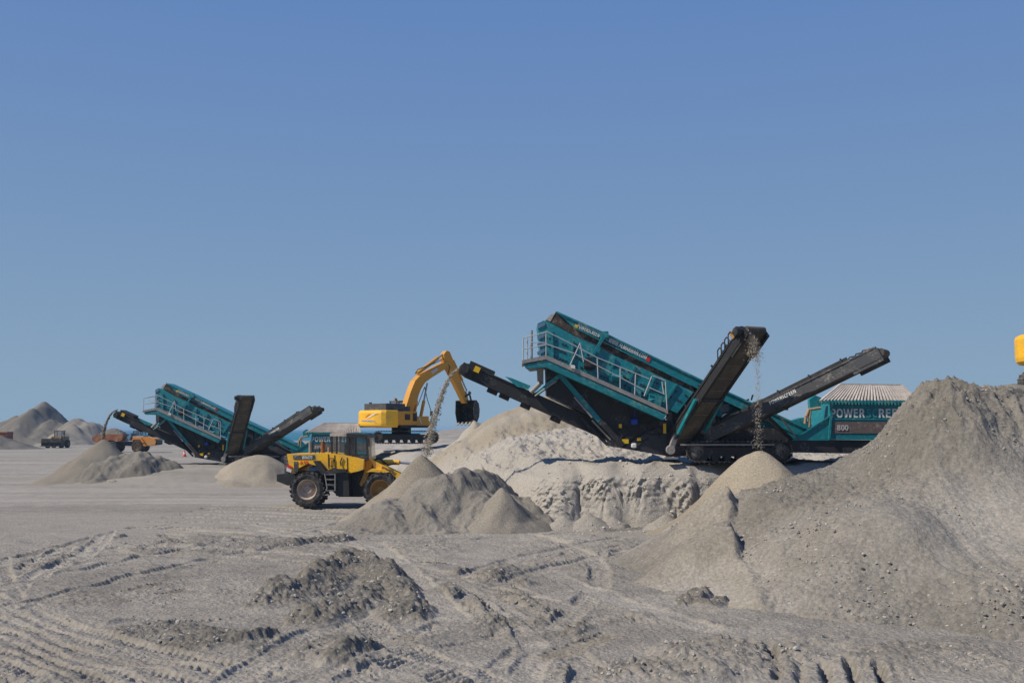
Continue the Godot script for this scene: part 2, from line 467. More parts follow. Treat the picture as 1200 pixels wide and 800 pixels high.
	heap_ridge([[808, 710], [830, 698], [846, 690]], 0.10, 0.4, 0.5)
	heap_ridge([[800, 706], [830, 712], [852, 708]], 0.09, 0.4, 0.6)

func edge_d(x: float) -> float:
	var e := 39.4 + 0.7 * nw.get_noise_2d(x * 22.0, 7.0) + 0.3 * nw.get_noise_2d(x * 70.0, 3.0)
	e += 3.1 * log(1.0 + exp((-1.3 - x) * 1.1)) / 1.1
	if x < -13.0: e += (-13.0 - x) * 40.0
	return e

func terrace_t(x: float, d: float) -> float:   # 0 at the foot, 1 at the brow, up to 3 further in
	var s := d - edge_d(x)
	var k := smoothstep(3.5, -4.0, x)
	return clampf(s * lerpf(1.0, 0.31, k) / lerpf(0.8, 4.6, k), 0.0, 3.0)

func dome(x: float, d: float, cx: float, cd: float, r: float) -> float:
	return clampf(1.0 - Vector2(x - cx, d - cd).length() / r, 0.0, 1.0)

func ground_h(x: float, d: float) -> float:
	var h := 0.05 * nz.get_noise_2d(x * 9.0, d * 9.0)
	if d > 50.0: h += 1.15 * smoothstep(0.0, 0.55, dome(x, d, -22.5, 78.0, 14.0))
	if d > 34.0 and x > -18.0:
		var t := terrace_t(x, d)
		if t > 0.0:
			var nn := nw.get_noise_2d(x * 45.0, d * 12.0)
			var st := 0.84 * smoothstep(-0.25, 1.0, t) * (1.0 + 0.10 * nn) - 0.84 * smoothstep(-0.25, 1.0, 0.0) + 0.24 * smoothstep(0.7, 2.4 + nn, t)
			h += (2.48 + 0.006 * (d - 40.0)) * clampf(st, 0.0, 1.0)
			var far_k := smoothstep(44.5, 51.0, d)
			if t > 0.3:
				var hill := 3.5 - 0.44 * sqrt(pow(x - 2.6, 2) + pow(d - 60.0, 2) + 0.2)
				var lump := (1.9 - 0.62 * sqrt(pow(x + 2.1, 2) + pow(d - 66.0, 2) + 0.3)) * (1.0 + 0.3 * nw.get_noise_2d(x * 60.0, d * 60.0))
				var rub := 1.05 * smoothstep(0.0, 0.8, dome(x, d, 4.5, 51.5, 8.5)) * (1.0 + 0.5 * nw.get_noise_2d(x * 18.0, d * 18.0))
				h += maxf(maxf(hill, lump), rub * smoothstep(45.0, 48.5, d)) if maxf(maxf(hill, lump), rub) > 0.0 else 0.0
				h += 0.10 * far_k * nw.get_noise_2d(x * 40.0, d * 40.0) * smoothstep(70.0, 62.0, d)
			else:
				h += 0.0
	# little fans of fresh sand along the foot of the bank
	if d > 37.0 and d < 41.0 and x > 0.0 and x < 9.0:
		for f in [[2.0, 38.8, 0.5], [3.0, 38.75, 0.62], [3.9, 38.8, 0.45], [5.9, 38.5, 0.6], [6.5, 38.6, 0.5]]:
			h = maxf(h, f[2] - 0.62 * Vector2(x - f[0], (d - f[1]) * 1.2).length())
	if d > 340.0: h -= 0.05 * (d - 340.0)
	return h

func grid_mesh(P: PackedVector3Array, C: PackedColorArray, cols: int, rows: int, keep: PackedByteArray) -> ArrayMesh:
	var N := PackedVector3Array()
	N.resize(P.size())
	for j in rows:
		var j0 := maxi(j - 1, 0) * cols; var j1 := mini(j + 1, rows - 1) * cols
		for i in cols:
			var i0 := maxi(i - 1, 0); var i1 := mini(i + 1, cols - 1)
			var k := j * cols
			N[k + i] = (P[k + i1] - P[k + i0]).cross(P[j1 + i] - P[j0 + i]).normalized()
	var I := PackedInt32Array()
	I.resize((cols - 1) * (rows - 1) * 6)
	var w := 0
	var all := keep.is_empty()
	for j in rows - 1:
		for i in cols - 1:
			var a := j * cols + i
			var b := a + cols
			if not all and keep[a] + keep[a + 1] + keep[b] + keep[b + 1] == 0: continue
			I[w] = a; I[w + 1] = b; I[w + 2] = a + 1
			I[w + 3] = a + 1; I[w + 4] = b; I[w + 5] = b + 1
			w += 6
	I.resize(w)
	var arr := []
	arr.resize(Mesh.ARRAY_MAX)
	arr[Mesh.ARRAY_VERTEX] = P; arr[Mesh.ARRAY_NORMAL] = N; arr[Mesh.ARRAY_COLOR] = C; arr[Mesh.ARRAY_INDEX] = I
	var m := ArrayMesh.new()
	m.add_surface_from_arrays(Mesh.PRIMITIVE_TRIANGLES, arr)
	return m

const DRY := Color(0.435, 0.400, 0.343)
const DAMP := Color(0.205, 0.190, 0.163)
const PALE := Color(0.55, 0.512, 0.446)
const TAN := Color(0.43, 0.372, 0.278)
const MID := Color(0.315, 0.292, 0.250)

func build_ground() -> void:
	var ds := PackedFloat32Array()
	var d := 9.0
	while d < 372.0:
		ds.append(d)
		if d < 34.0: d += 0.014 + 0.0014 * d
		elif d < 38.4: d += 0.07
		elif d < 41.0: d += 0.018
		elif d < 80.0: d += 0.10 + 0.006 * (d - 41.0)
		else: d *= 1.018
	var rows := ds.size()
	var cols := 860
	var P := PackedVector3Array(); var C := PackedColorArray()
	P.resize(rows * cols); C.resize(rows * cols)
	for j in rows:
		d = ds[j]
		var hw := 0.60 * d + 3.0
		var near := d < 50.0
		for i in cols:
			var x := (float(i) / (cols - 1) * 2.0 - 1.0) * hw
			var h := ground_h(x, d)
			var z := -d
			var damp := 0.35 * nw.get_noise_2d(x * 7.0, d * 12.0 + 300.0) + 0.3 * nz.get_noise_2d(x * 60.0, d * 90.0)
			var c := DRY
			if near:
				var cl := 0.2 + sample(rm, x, d)
				var n1 := nz.get_noise_2d(x * 170.0, d * 170.0)
				var n2 := nr.get_noise_2d(x * 260.0, d * 260.0)
				if d < 38.0: h += smoothstep(38.0, 34.0, d) * (0.07 * nz.get_noise_2d(x * 50.0, d * 70.0) + 0.045 * nr.get_noise_2d(x * 80.0, d * 120.0) * smoothstep(-0.1, 0.3, nw.get_noise_2d(x * 20.0 + 500.0, d * 20.0)))
				var n5 := nz.get_noise_2d(x * 620.0, d * 620.0)
				var sdm := sample(dm, x, d)
				h += sample(hm, x, d) + cl * (0.04 * n1 + 0.07 * maxf(n2, 0.0)) + (0.010 + 0.035 * cl) * n5
				damp += sdm * (0.75 + 0.9 * n5) + 0.25 * cl * maxf(n2 + 0.1, 0.0) + 0.25 * n5
				if d < 33.0: damp += 0.22 * smoothstep(33.0, 28.0, d + 3.0 * nw.get_noise_2d(x * 10.0, d * 10.0))
			elif d < 110.0:
				h += 0.03 * nz.get_noise_2d(x * 80.0, d * 80.0)
				damp += 0.8 * nw.get_noise_2d(x * 2.5 + 90.0, d * 45.0) - 0.35
				h += 0.05 * nr.get_noise_2d(x * 6.0, d * 60.0)
			else:
				damp += 0.9 * nw.get_noise_2d(x * 0.8 + 90.0, d * 14.0) - 0.4
			var t := terrace_t(x, d) if d > 36.0 and x > -18.0 and d < 100.0 else 0.0
			if t > 0.0:
				var bank := sin(minf(t * 0.8, 1.0) * PI)
				var soft := smoothstep(1.0, -1.0, x)
				if bank > 0.01:
					var crumb := smoothstep(-0.1, 0.45, nw.get_noise_2d(x * 28.0 + 9.0, h * 34.0))
					var crack := smoothstep(0.09, 0.0, absf(nw.get_noise_2d(x * 75.0, h * 14.0 + 60.0))) * smoothstep(-0.2, 0.3, nw.get_noise_2d(x * 40.0, h * 60.0 + 200.0))
					var fl := nw.get_noise_2d(x * 42.0, h * 22.0) * 0.26 - crack * 0.16 + nz.get_noise_2d(x * 420.0, h * 420.0) * 0.035 + nw.get_noise_2d(x * 10.0, h * 560.0) * 0.04
					fl += (0.25 + 0.75 * crumb) * (nr.get_noise_2d(x * 150.0, h * 120.0 + 40.0) * 0.12 + nz.get_noise_2d(x * 330.0, h * 330.0) * 0.2)
					z += fl * bank * lerpf(1.0, 0.45, soft) * smoothstep(70.0, 58.0, d)
					h += bank * soft * smoothstep(70.0, 58.0, d) * (0.24 * nr.get_noise_2d(x * 60.0, d * 30.0) + 0.16 * nz.get_noise_2d(x * 200.0, d * 120.0) + 0.12 * nr.get_noise_2d(x * 240.0, d * 140.0))
				if t >= 0.9 and d > 41.5:
					var up := smoothstep(41.5, 46.0, d)
					h += up * (0.12 * nz.get_noise_2d(x * 90.0, d * 70.0) + 0.16 * nr.get_noise_2d(x * 110.0, d * 60.0) + 0.10 * nr.get_noise_2d(x * 260.0, d * 130.0)) * (1.0 - 0.7 * smoothstep(54.0, 57.0, d)) * smoothstep(70.0, 62.0, d)
				damp *= 0.5
				var hillk := smoothstep(-0.3, 0.5, 3.5 - 0.44 * sqrt(pow(x - 2.6, 2) + pow(d - 60.0, 2)) + 0.6 * nw.get_noise_2d(x * 10.0, d * 10.0)) * smoothstep(51.0, 55.0, d)
				c = DRY.lerp(PALE.lerp(TAN, hillk), minf(1.0, t * 4.0))
			P[j * cols + i] = Vector3(x, h, z)
			C[j * cols + i] = c.lerp(DAMP, clampf(damp, 0.0, 1.0)) if damp > 0.0 else c.lerp(PALE, clampf(-damp * 0.9, 0.0, 1.0))
	var g := obj("ground", grid_mesh(P, C, cols, rows, PackedByteArray()), M.sand, self)
	g.set_meta("kind", "structure")
	# the rest of the sand flat, round and behind the camera
	var mb := MB.new()
	mb.quad(Vector3(-420, -0.5, 300), Vector3(-420, -0.5, -345), Vector3(420, -0.5, -345), Vector3(420, -0.5, 300))
	var flat := obj("sand_flat", mb, plain(Color.from_rgba8(166, 159, 146), 1.0), self)
	flat.set_meta("kind", "structure")
	mb = MB.new()
	mb.quad(Vector3(-9000, -1.2, -330), Vector3(-9000, -1.2, -14000), Vector3(9000, -1.2, -14000), Vector3(9000, -1.2, -330))
	var sea := obj("sea", mb, M.sea, self)
	sea.set_meta("kind", "structure")

const PROF := [[0.0, 0.0], [0.6, 0.05], [1.2, 0.42], [2.15, 1.40], [3.2, 2.25], [4.2, 2.65], [5.9, 3.35], [7.5, 4.15], [9.3, 5.1], [14.0, 7.4]]
func profile(r: float) -> float:
	for k in PROF.size() - 1:
		if r < PROF[k + 1][0]: return lerpf(PROF[k][1], PROF[k + 1][1], (r - PROF[k][0]) / (PROF[k + 1][0] - PROF[k][0]))
	return 7.4

const RIDGE := [[12.0, 27.5, 4.95], [14.5, 28.8, 4.62], [17.5, 33.0, 4.8], [22.0, 41.0, 5.35], [32.0, 47.0, 5.3]]
func mound_h(x: float, d: float) -> float:
	var best := -9.0
	var q := Vector2(x, d)
	q += Vector2(nw.get_noise_2d(x * 16.0, d * 16.0 + 50.0), nw.get_noise_2d(x * 16.0 + 70.0, d * 16.0)) * 1.1
	for k in RIDGE.size() - 1:
		var a := Vector2(RIDGE[k][0], RIDGE[k][1]); var b := Vector2(RIDGE[k + 1][0], RIDGE[k + 1][1])
		var t := clampf((q - a).dot(b - a) / (b - a).length_squared(), 0.0, 1.0)
		var h := lerpf(RIDGE[k][2], RIDGE[k + 1][2], t)
		var r := q.distance_to(a.lerp(b, t))
		if k >= 2: r = maxf(r - 1.5 - 1.5 * t * (1.0 if k == 2 else 0.0) - (1.5 if k == 3 else 0.0), 0.0)
		best = maxf(best, h - profile(r))
	return best

func build_mound() -> void:
	var xs := PackedFloat32Array(); var ds := PackedFloat32Array()
	var x := 1.2
	while x < 34.0:
		xs.append(x)
		x += 0.040 if x < 16.5 else 0.2
	var d := 14.5
	while d < 53.0:
		ds.append(d)
		d += 0.038 if d < 29.5 else (0.1 if d < 34.0 else 0.3)
	var cols := xs.size(); var rows := ds.size()
	var P := PackedVector3Array(); var C := PackedColorArray(); var K := PackedByteArray()
	P.resize(rows * cols); C.resize(rows * cols); K.resize(rows * cols)
	for j in rows:
		d = ds[j]
		for i in cols:
			x = xs[i]
			var h := mound_h(x, d)
			var k := j * cols + i
			if h < -0.6:
				P[k] = Vector3(x, h, -d)
				C[k] = MID
				continue
			# a slipped layer of finer sand ends in a low scarp
			var xs_ := 5.2 + 0.05 * (d - 20.5) + 0.35 * smoothstep(25.0, 28.5, d) + 0.25 * nw.get_noise_2d(d * 40.0, 11.0) + 0.10 * nz.get_noise_2d(d * 140.0, 5.0)
			var along := smoothstep(18.8, 20.5, d) * smoothstep(28.5, 27.5, d)
			var layer := along * smoothstep(xs_ + 0.22, xs_ - 0.06, x) * smoothstep(xs_ - 3.2, xs_ - 0.2, x)
			h += (0.14 + 0.36 * smoothstep(23.0, 25.5, d)) * layer * (1.0 + 0.7 * nw.get_noise_2d(d * 60.0, 33.0))
			var rough := clampf(0.55 + 0.9 * nw.get_noise_2d(x * 14.0 + 40.0, d * 14.0), 0.15, 1.2) * (1.0 - 0.75 * layer)
			var top := smoothstep(2.6, 4.8, h)
			var n1 := nz.get_noise_2d(x * 120.0, d * 120.0)
			var n2 := nr.get_noise_2d(x * 170.0, d * 170.0)
			var n3 := nz.get_noise_2d(x * 36.0, d * 36.0)
			var n4 := nr.get_noise_2d(x * 300.0, d * 300.0)
			var n5 := nz.get_noise_2d(x * 620.0, d * 620.0)
			var n6 := nr.get_noise_2d(x * 700.0, d * 700.0)
			h += rough * (0.06 * n1 + 0.06 * maxf(n2, -0.2) + 0.06 * maxf(n4, 0.0) + 0.05 * n5 + 0.03 * n6) + 0.012 * n5 + 0.12 * n3 + top * (0.16 * nr.get_noise_2d(x * 75.0, d * 75.0) + 0.10 * n2 - 0.03)
			h += 0.09 * nr.get_noise_2d(x * 50.0, d * 9.0) * smoothstep(0.3, 1.2, h) * (1.0 - layer)
			P[k] = Vector3(x, h, -d)
			K[k] = 1 if h > ground_h(x, d) - 0.12 else 0
			var damp := 0.12 + 1.0 * nw.get_noise_2d(x * 13.0 + 20.0, d * 13.0 + 20.0) + 0.3 * rough * maxf(n2, 0.0) + 0.3 * n1 + 0.45 * n5
			var c := DRY.lerp(MID, 0.55)
			c = c.lerp(TAN, layer * 0.45)
			C[k] = c.lerp(DAMP, clampf(damp, 0.0, 0.75)) if damp > 0.0 else c.lerp(PALE, clampf(-damp * 1.1, 0.0, 0.7))
	var o := obj(numbered("sand_mound"), grid_mesh(P, C, cols, rows, K), M.sand, self)
	tag(o, "huge rough grey sand mound rising in front of the teal feed hopper", "sand mound")

func pile(called: String, label: String, category: String, peaks: Array, reach: float, step: float, col: Color, col2: Color, rough: float, lump: float, group := "") -> void:
	# peaks: [x, distance, top height, slope, roundness]
	var lo := Vector2(1e6, 1e6); var hi := -lo
	for p in peaks:
		lo = lo.min(Vector2(p[0], p[1])); hi = hi.max(Vector2(p[0], p[1]))
	lo -= Vector2.ONE * reach; hi += Vector2.ONE * reach
	var cols := int((hi.x - lo.x) / step) + 1; var rows := int((hi.y - lo.y) / step) + 1
	var P := PackedVector3Array(); var C := PackedColorArray(); var K := PackedByteArray()
	P.resize(rows * cols); C.resize(rows * cols); K.resize(rows * cols)
	var big := 6.0 / maxf(reach, 4.0)
	var tone := col.lerp(col2, 0.5)
	for j in rows:
		for i in cols:
			var x := lo.x + i * step; var d := lo.y + j * step
			var wx := x + lump * 0.9 * nw.get_noise_2d(x * 30.0 * big, d * 30.0 * big)
			var wd := d + lump * 0.9 * nw.get_noise_2d(x * 30.0 * big + 50.0, d * 30.0 * big)
			var h := -9.0
			for p in peaks:
				var r := Vector2(wx - p[0], wd - p[1]).length()
				var e: float = p[2] - p[3] * (sqrt(r * r + p[4] * p[4]) - p[4])
				var foot: float = 0.22 * p[2]
				if e < foot: e = foot - (foot - e) * 0.55   # the foot runs out flatter
				h = maxf(h, e)
			var k := j * cols + i
			var g := ground_h(x, d)
			if h > g - 0.5:
				var n1 := nz.get_noise_2d(x * 120.0 * big, d * 120.0 * big)
				var n2 := nr.get_noise_2d(x * 100.0 * big, d * 100.0 * big)
				h += rough * (0.10 * n1 + 0.16 * n2) / big + 0.02 * n1
				var t := clampf(0.5 + 0.9 * nw.get_noise_2d(x * 22.0, d * 22.0) + 0.35 * n1, 0.0, 1.0)
				C[k] = tone * (0.88 + 0.24 * t)   # drier and damper patches, by noise alone
			P[k] = Vector3(x, h, -d)
			K[k] = 1 if h > g - 0.1 else 0
	var o := obj(numbered(called), grid_mesh(P, C, cols, rows, K), M.sand, self)
	tag(o, label, category, group)

func pk(px: float, py: float, d: float, slope: float, rnd := 0.15) -> Array:
	var w := W(px, py, d)
	return [w.x, d, w.y, slope, rnd]

func build_piles() -> void:
	pile("sand_cone", "smooth tan sand cone under the gravel falling from the tail conveyor", "sand pile", [pk(497, 533, 42, 0.95, 0.12)], 5.4, 0.07, TAN.lerp(MID, 0.25), TAN.lerp(MID, 0.7), 0.12, 0.35)
	pile("sand_heap", "dark lumpy grey heap leaning on the tan sand cone beside the wheel loader", "sand pile", [pk(520, 556, 40.0, 0.85, 0.5), pk(545, 549, 40.5, 0.85, 0.6), pk(568, 550, 41, 0.9, 0.5), pk(470, 585, 39.5, 0.6, 0.6)], 4.5, 0.06, MID.lerp(DRY, 0.35), MID.lerp(DAMP, 0.35), 0.75, 0.7)
	pile("sand_cone", "small pointed sand cone at the foot of the pale eroded bank", "sand pile", [pk(590, 571, 38.6, 1.0, 0.12)], 3.4, 0.06, TAN.lerp(MID, 0.45), MID, 0.15, 0.35)
	pile("sand_cone", "tan sand cone under the stones dropping from the steep side conveyor", "sand pile", [pk(889, 528, 36.6, 0.92, 0.2)], 5.6, 0.07, TAN.lerp(PALE, 0.15), TAN, 0.1, 0.4)
	# round the farther machine
	pile("sand_cone", "smooth tan sand cone below the tail conveyor of the farther screener", "sand pile", [pk(120, 515, 73, 0.78, 0.2)], 7.0, 0.13, TAN.lerp(MID, 0.35), MID, 0.1, 0.4)
	pile("sand_heap", "long dark lumpy heap tipped against the far tan sand cone", "sand pile", [pk(140, 533, 70.5, 0.9, 0.7), pk(158, 530, 70.5, 0.95, 0.7), pk(180, 535, 70.5, 0.95, 0.6), pk(197, 541, 70.5, 1.1, 0.6), pk(118, 550, 70, 0.8, 0.5)], 5.0, 0.12, MID.lerp(DRY, 0.3), DAMP, 1.0, 0.9)
	pile("sand_heap", "low grey heap lying beneath the farther screener's chassis", "sand pile", [pk(235, 546, 71.5, 0.6, 0.6), pk(222, 550, 71, 0.6, 0.5)], 4.0, 0.12, DRY, MID, 0.5, 0.7)
	pile("sand_cone", "rounded pale tan sand cone behind the wheel loader's tail", "sand pile", [pk(304, 533, 70, 0.62, 0.9)], 6.0, 0.13, TAN.lerp(PALE, 0.4), TAN, 0.15, 0.5)
	# far off
	pile("sand_pile", "tallest far grey sand stockpile rising behind the small loader", "sand pile", [pk(50, 471, 262, 0.92, 0.8), pk(38, 479, 258, 0.8, 1.2), pk(18, 487, 262, 0.7, 1.2), pk(-8, 496, 262, 0.6, 2), pk(64, 492, 255, 0.8, 1)], 22, 0.5, MID, DAMP, 0.5, 1.6)
	pile("sand_pile", "lower far stockpile of pale grey sand next to the tall one", "sand pile", [pk(92, 490, 255, 0.85, 1.0), pk(104, 494, 255, 0.75, 1), pk(82, 497, 250, 0.8, 1)], 16, 0.5, DRY, MID, 0.6, 1.6)
	pile("sand_heap", "flat dark wedge of sand in front of the rusty far hopper", "sand pile", [pk(-6, 510, 196, 0.45, 1.5), pk(12, 516, 196, 0.35, 1.0)], 9, 0.4, MID, DAMP, 0.3, 0.8)

# ---------------------------------------------------------------- stones and clods
func stone_mesh(sd: int) -> ArrayMesh:
	var r := RandomNumberGenerator.new()
	r.seed = sd
	var mb := MB.new()
	var t := (1.0 + sqrt(5.0)) / 2.0
	var p: Array = []
	for q in [[-1, t, 0], [1, t, 0], [-1, -t, 0], [1, -t, 0], [0, -1, t], [0, 1, t], [0, -1, -t], [0, 1, -t], [t, 0, -1], [t, 0, 1], [-t, 0, -1], [-t, 0, 1]]:
		p.append(Vector3(q[0], q[1], q[2]).normalized() * r.randf_range(0.6, 1.15) * Vector3(1, 0.75, 0.9))
	for f in [[0, 11, 5], [0, 5, 1], [0, 1, 7], [0, 7, 10], [0, 10, 11], [1, 5, 9], [5, 11, 4], [11, 10, 2], [10, 7, 6], [7, 1, 8], [3, 9, 4], [3, 4, 2], [3, 2, 6], [3, 6, 8], [3, 8, 9], [4, 9, 5], [2, 4, 11], [6, 2, 10], [8, 6, 7], [9, 8, 1]]:
		mb.tri(p[f[0]], p[f[2]], p[f[1]])
	return mb.mesh()

func scatter(called: String, label: String, category: String, spots: Array, sd: int) -> void:   # spots: [position, size, colour]
	var mm := MultiMesh.new()
	mm.transform_format = MultiMesh.TRANSFORM_3D
	mm.use_colors = true
	mm.mesh = stone_mesh(sd)
	mm.instance_count = spots.size()
	for i in spots.size():
		var s: float = spots[i][1]
		var b := Basis.from_euler(Vector3(rng.randf() * TAU, rng.randf() * TAU, rng.randf() * TAU)).scaled(Vector3(s, s * rng.randf_range(0.6, 1.0), s * rng.randf_range(0.7, 1.1)))
		mm.set_instance_transform(i, Transform3D(b, spots[i][0]))
		mm.set_instance_color(i, spots[i][2])
	var o := MultiMeshInstance3D.new()
	o.name = numbered(called)
	o.multimesh = mm
	o.material_override = M.stone
	add_child(o)
	tag(o, label, category, "", "stuff")

func build_clods() -> void:
	var a: Array = []
	var tries := 0
	while a.size() < 22000 and tries < 120000:
		tries += 1
		var d := 13.0 + 24.0 * pow(rng.randf(), 1.3)
		var x := rng.randf_range(-1, 1) * (0.56 * d + 1.0)
		var cl := sample(rm, x, d)
		if rng.randf() > 0.10 + 0.5 * cl: continue
		var h := ground_h(x, d) + sample(hm, x, d)
		if mound_h(x, d) > h - 0.1: continue
		var s := 0.009 + (0.02 + 0.045 * maxf(cl, 0.0)) * pow(rng.randf(), 5.0)
		a.append([Vector3(x, h + s * 0.3, -d), s, DRY.lerp(MID, rng.randf() * 1.3)])
	scatter("sand_clods", "loose damp sand clods strewn over the churned foreground ground", "clods", a, 3)
	a = []
	tries = 0
	while a.size() < 26000 and tries < 150000:
		tries += 1
		var x := rng.randf_range(3.0, 18.0)
		var d := rng.randf_range(16.5, 33.0)
		var h := mound_h(x, d)
		if h < ground_h(x, d): continue
		if rng.randf() > 0.35 + nw.get_noise_2d(x * 14.0 + 40.0, d * 14.0): continue
		var s := 0.009 + 0.05 * pow(rng.randf(), 6.0)
		a.append([Vector3(x, h + 0.02, -d), s, DRY.lerp(DAMP, rng.randf())])
	scatter("mound_clods", "loose clods and pebbles lying on the huge grey sand mound", "clods", a, 4)
	a = []
	for k in 9000:
		var x := rng.randf_range(-6.0, 9.0)
		var d := rng.randf_range(36.5, 52.0)
		var t := terrace_t(x, d)
		if x > -1.0 and d < 39.0 and t <= 0.0 and rng.randf() > 0.25: continue
		if x < -1.0 and (t <= 0.0 or t >= 1.0): continue
		if x > -1.0 and d > 40.3 and d < 44.0 and rng.randf() > 0.2: continue
		var s := 0.012 + 0.07 * pow(rng.randf(), 5.0)
		a.append([Vector3(x, ground_h(x, d) + s * 0.3, -d), s, PALE.lerp(DRY, rng.randf())])
	scatter("bank_rubble", "pale rubble and clods lying over the eroded sand bank", "rubble", a, 5)

func stream(called: String, label: String, pts: Array, spread: float, count: int, smin: float, smax: float, dark: float) -> void:
	var c := Curve3D.new()
	for p in pts: c.add_point(p)
	var a: Array = []
	var ln := c.get_baked_length()
	for k in count:
		var t := pow(rng.randf(), 0.85)
		var p := c.sample_baked(t * ln)
		var w := spread * (0.35 + t)
		p += Vector3(rng.randfn() * w, rng.randfn() * w * 0.8, rng.randfn() * w * 1.6)
		a.append([p, rng.randf_range(smin, smax), TAN.lerp(DAMP, clampf(dark + rng.randf() * 0.5, 0, 1)) * rng.randf_range(0.7, 1.4)])
	scatter(called, label, "falling stones", a, 6)

# ---------------------------------------------------------------- shared machine pieces
func crawler(parent: Node3D, org: Vector3, bas: Basis, length: float, height: float, width: float) -> void:
	# a track: endless belt of shoes round a frame with rollers
	var r := height / 2
	var half := length / 2 - r
	var per := 4 * half + TAU * r
	var n := int(per / 0.2)
	var mb := MB.new()
	for k in n:
		var s := per * k / n
		var p: Vector2; var t: Vector2
		if s < 2 * half: p = Vector2(-half + s, r); t = Vector2(1, 0)
		elif s < 2 * half + PI * r:
			var a := (s - 2 * half) / r
			p = Vector2(half + sin(a) * r, cos(a) * r); t = Vector2(cos(a), -sin(a))
		elif s < 4 * half + PI * r: p = Vector2(half - (s - 2 * half - PI * r), -r); t = Vector2(-1, 0)
		else:
			var a := (s - 4 * half - PI * r) / r
			p = Vector2(-half - sin(a) * r, -cos(a) * r); t = Vector2(-cos(a), sin(a))
		var nn := Vector2(-t.y, t.x)
		var c := org + bas * Vector3(p.x, p.y + r, 0)
		var ax := bas * Vector3(t.x, t.y, 0); var ay := bas * Vector3(nn.x, nn.y, 0)
		mb.obox(c - ay * 0.03, ax * 0.088, ay * 0.022, bas.z * width / 2)
		mb.obox(c + ay * 0.012, ax * 0.018, ay * 0.025, bas.z * width / 2)
	obj("track_belt", mb, M.track, parent)
	mb = MB.new()
	mb.obox(org + bas * Vector3(0, r, 0), bas.x * (half + r * 0.2), bas.y * r * 0.42, bas.z * width * 0.38)
	obj("track_frame", mb, M.black, parent)
	for s in [-1.0, 1.0]:
		mb = MB.new()
		mb.lathe([[0.02, -width * 0.42], [r * 0.5, -width * 0.44], [r - 0.07, -width * 0.3], [r - 0.07, width * 0.3], [r * 0.5, width * 0.44], [0.02, width * 0.42]], org + bas * Vector3(half * s, r, 0), bas.z, 16)
		obj("sprocket" if s < 0 else "idler", mb, M.track, parent)
	mb = MB.new()
	for k in 7:
		mb.tube(org + bas * Vector3(lerpf(-half, half, (k + 0.5) / 7.0), r * 0.42, -width * 0.42), org + bas * Vector3(lerpf(-half, half, (k + 0.5) / 7.0), r * 0.42, width * 0.42), r * 0.34, -1, 10)
	obj("roller_row", mb, M.black, parent)

func wheel(parent: Node3D, c: Vector3, r: float, w: float, axis: Vector3, rim_mat: Material, lugs := true, rim_share := 0.55) -> void:
	var mb := MB.new()
	var h := w / 2
	var ri := r * rim_share
	mb.lathe([[ri, -h * 0.82], [r * 0.78, -h], [r * 0.93, -h * 0.9], [r * 0.965, -h * 0.6], [r * 0.965, h * 0.6], [r * 0.93, h * 0.9], [r * 0.78, h], [ri, h * 0.82]], c, axis, 32)
	if lugs:
		var s := axis.cross(Vector3.UP).normalized()
		var u := s.cross(axis)
		for k in 22:
			for sd in [-1.0, 1.0]:
				var a: float = TAU * (k + (0.5 if sd > 0 else 0.0)) / 22.0
				var e := s * cos(a) + u * sin(a)
				var t := s * -sin(a) + u * cos(a)
				mb.obox(c + e * r * 0.965 + axis * h * 0.5 * sd, e * r * 0.035, (t * 0.085 + axis * 0.02 * sd) * r * 0.8, axis * h * 0.48 + t * sd * 0.06 * r)
	var ty := obj("wheel", mb, M.rubber, parent)
	for sd in [-1.0, 1.0]:
		mb = MB.new()
		mb.lathe([[0.01, h * 0.30 * sd], [ri * 0.38, h * 0.34 * sd], [ri * 0.45, h * 0.18 * sd], [ri * 0.8, h * 0.12 * sd], [ri * 0.9, h * 0.5 * sd], [ri * 1.03, h * 0.86 * sd], [ri * 1.08, h * 0.80 * sd]], c, axis, 24)
		obj("rim", mb, rim_mat, ty)

# ---------------------------------------------------------------- the screening machine
var sroot := Vector3.ZERO
const SD := 42.0
func S(px: float, py: float, z: float) -> Vector3:
	return W(px, py, SD - z) - sroot
func SP(pts: Array, z: float) -> PackedVector2Array:
	var o := PackedVector2Array()
	for p in pts:
		var q := S(p[0], p[1], z)
		o.append(Vector2(q.x, q.y))
	return o
func plate(called: String, pts: Array, z0: float, z1: float, mat: Material, parent: Node) -> MeshInstance3D:
	var mb := MB.new()
	mb.ext(SP(pts, maxf(z0, z1)), z0, z1)
	return obj(called, mb, mat, parent)
func rod(called: String, a: Vector3, b: Vector3, r: float, mat: Material, parent: Node, k := 8) -> MeshInstance3D:
	var mb := MB.new()
	mb.tube(a, b, r, r, k)
	return obj(called, mb, mat, parent)
func beam(called: String, a: Vector3, b: Vector3, w: float, h: float, mat: Material, parent: Node) -> MeshInstance3D:
	var mb := MB.new()
	mb.bar(a, b, w, h)
	return obj(called, mb, mat, parent)

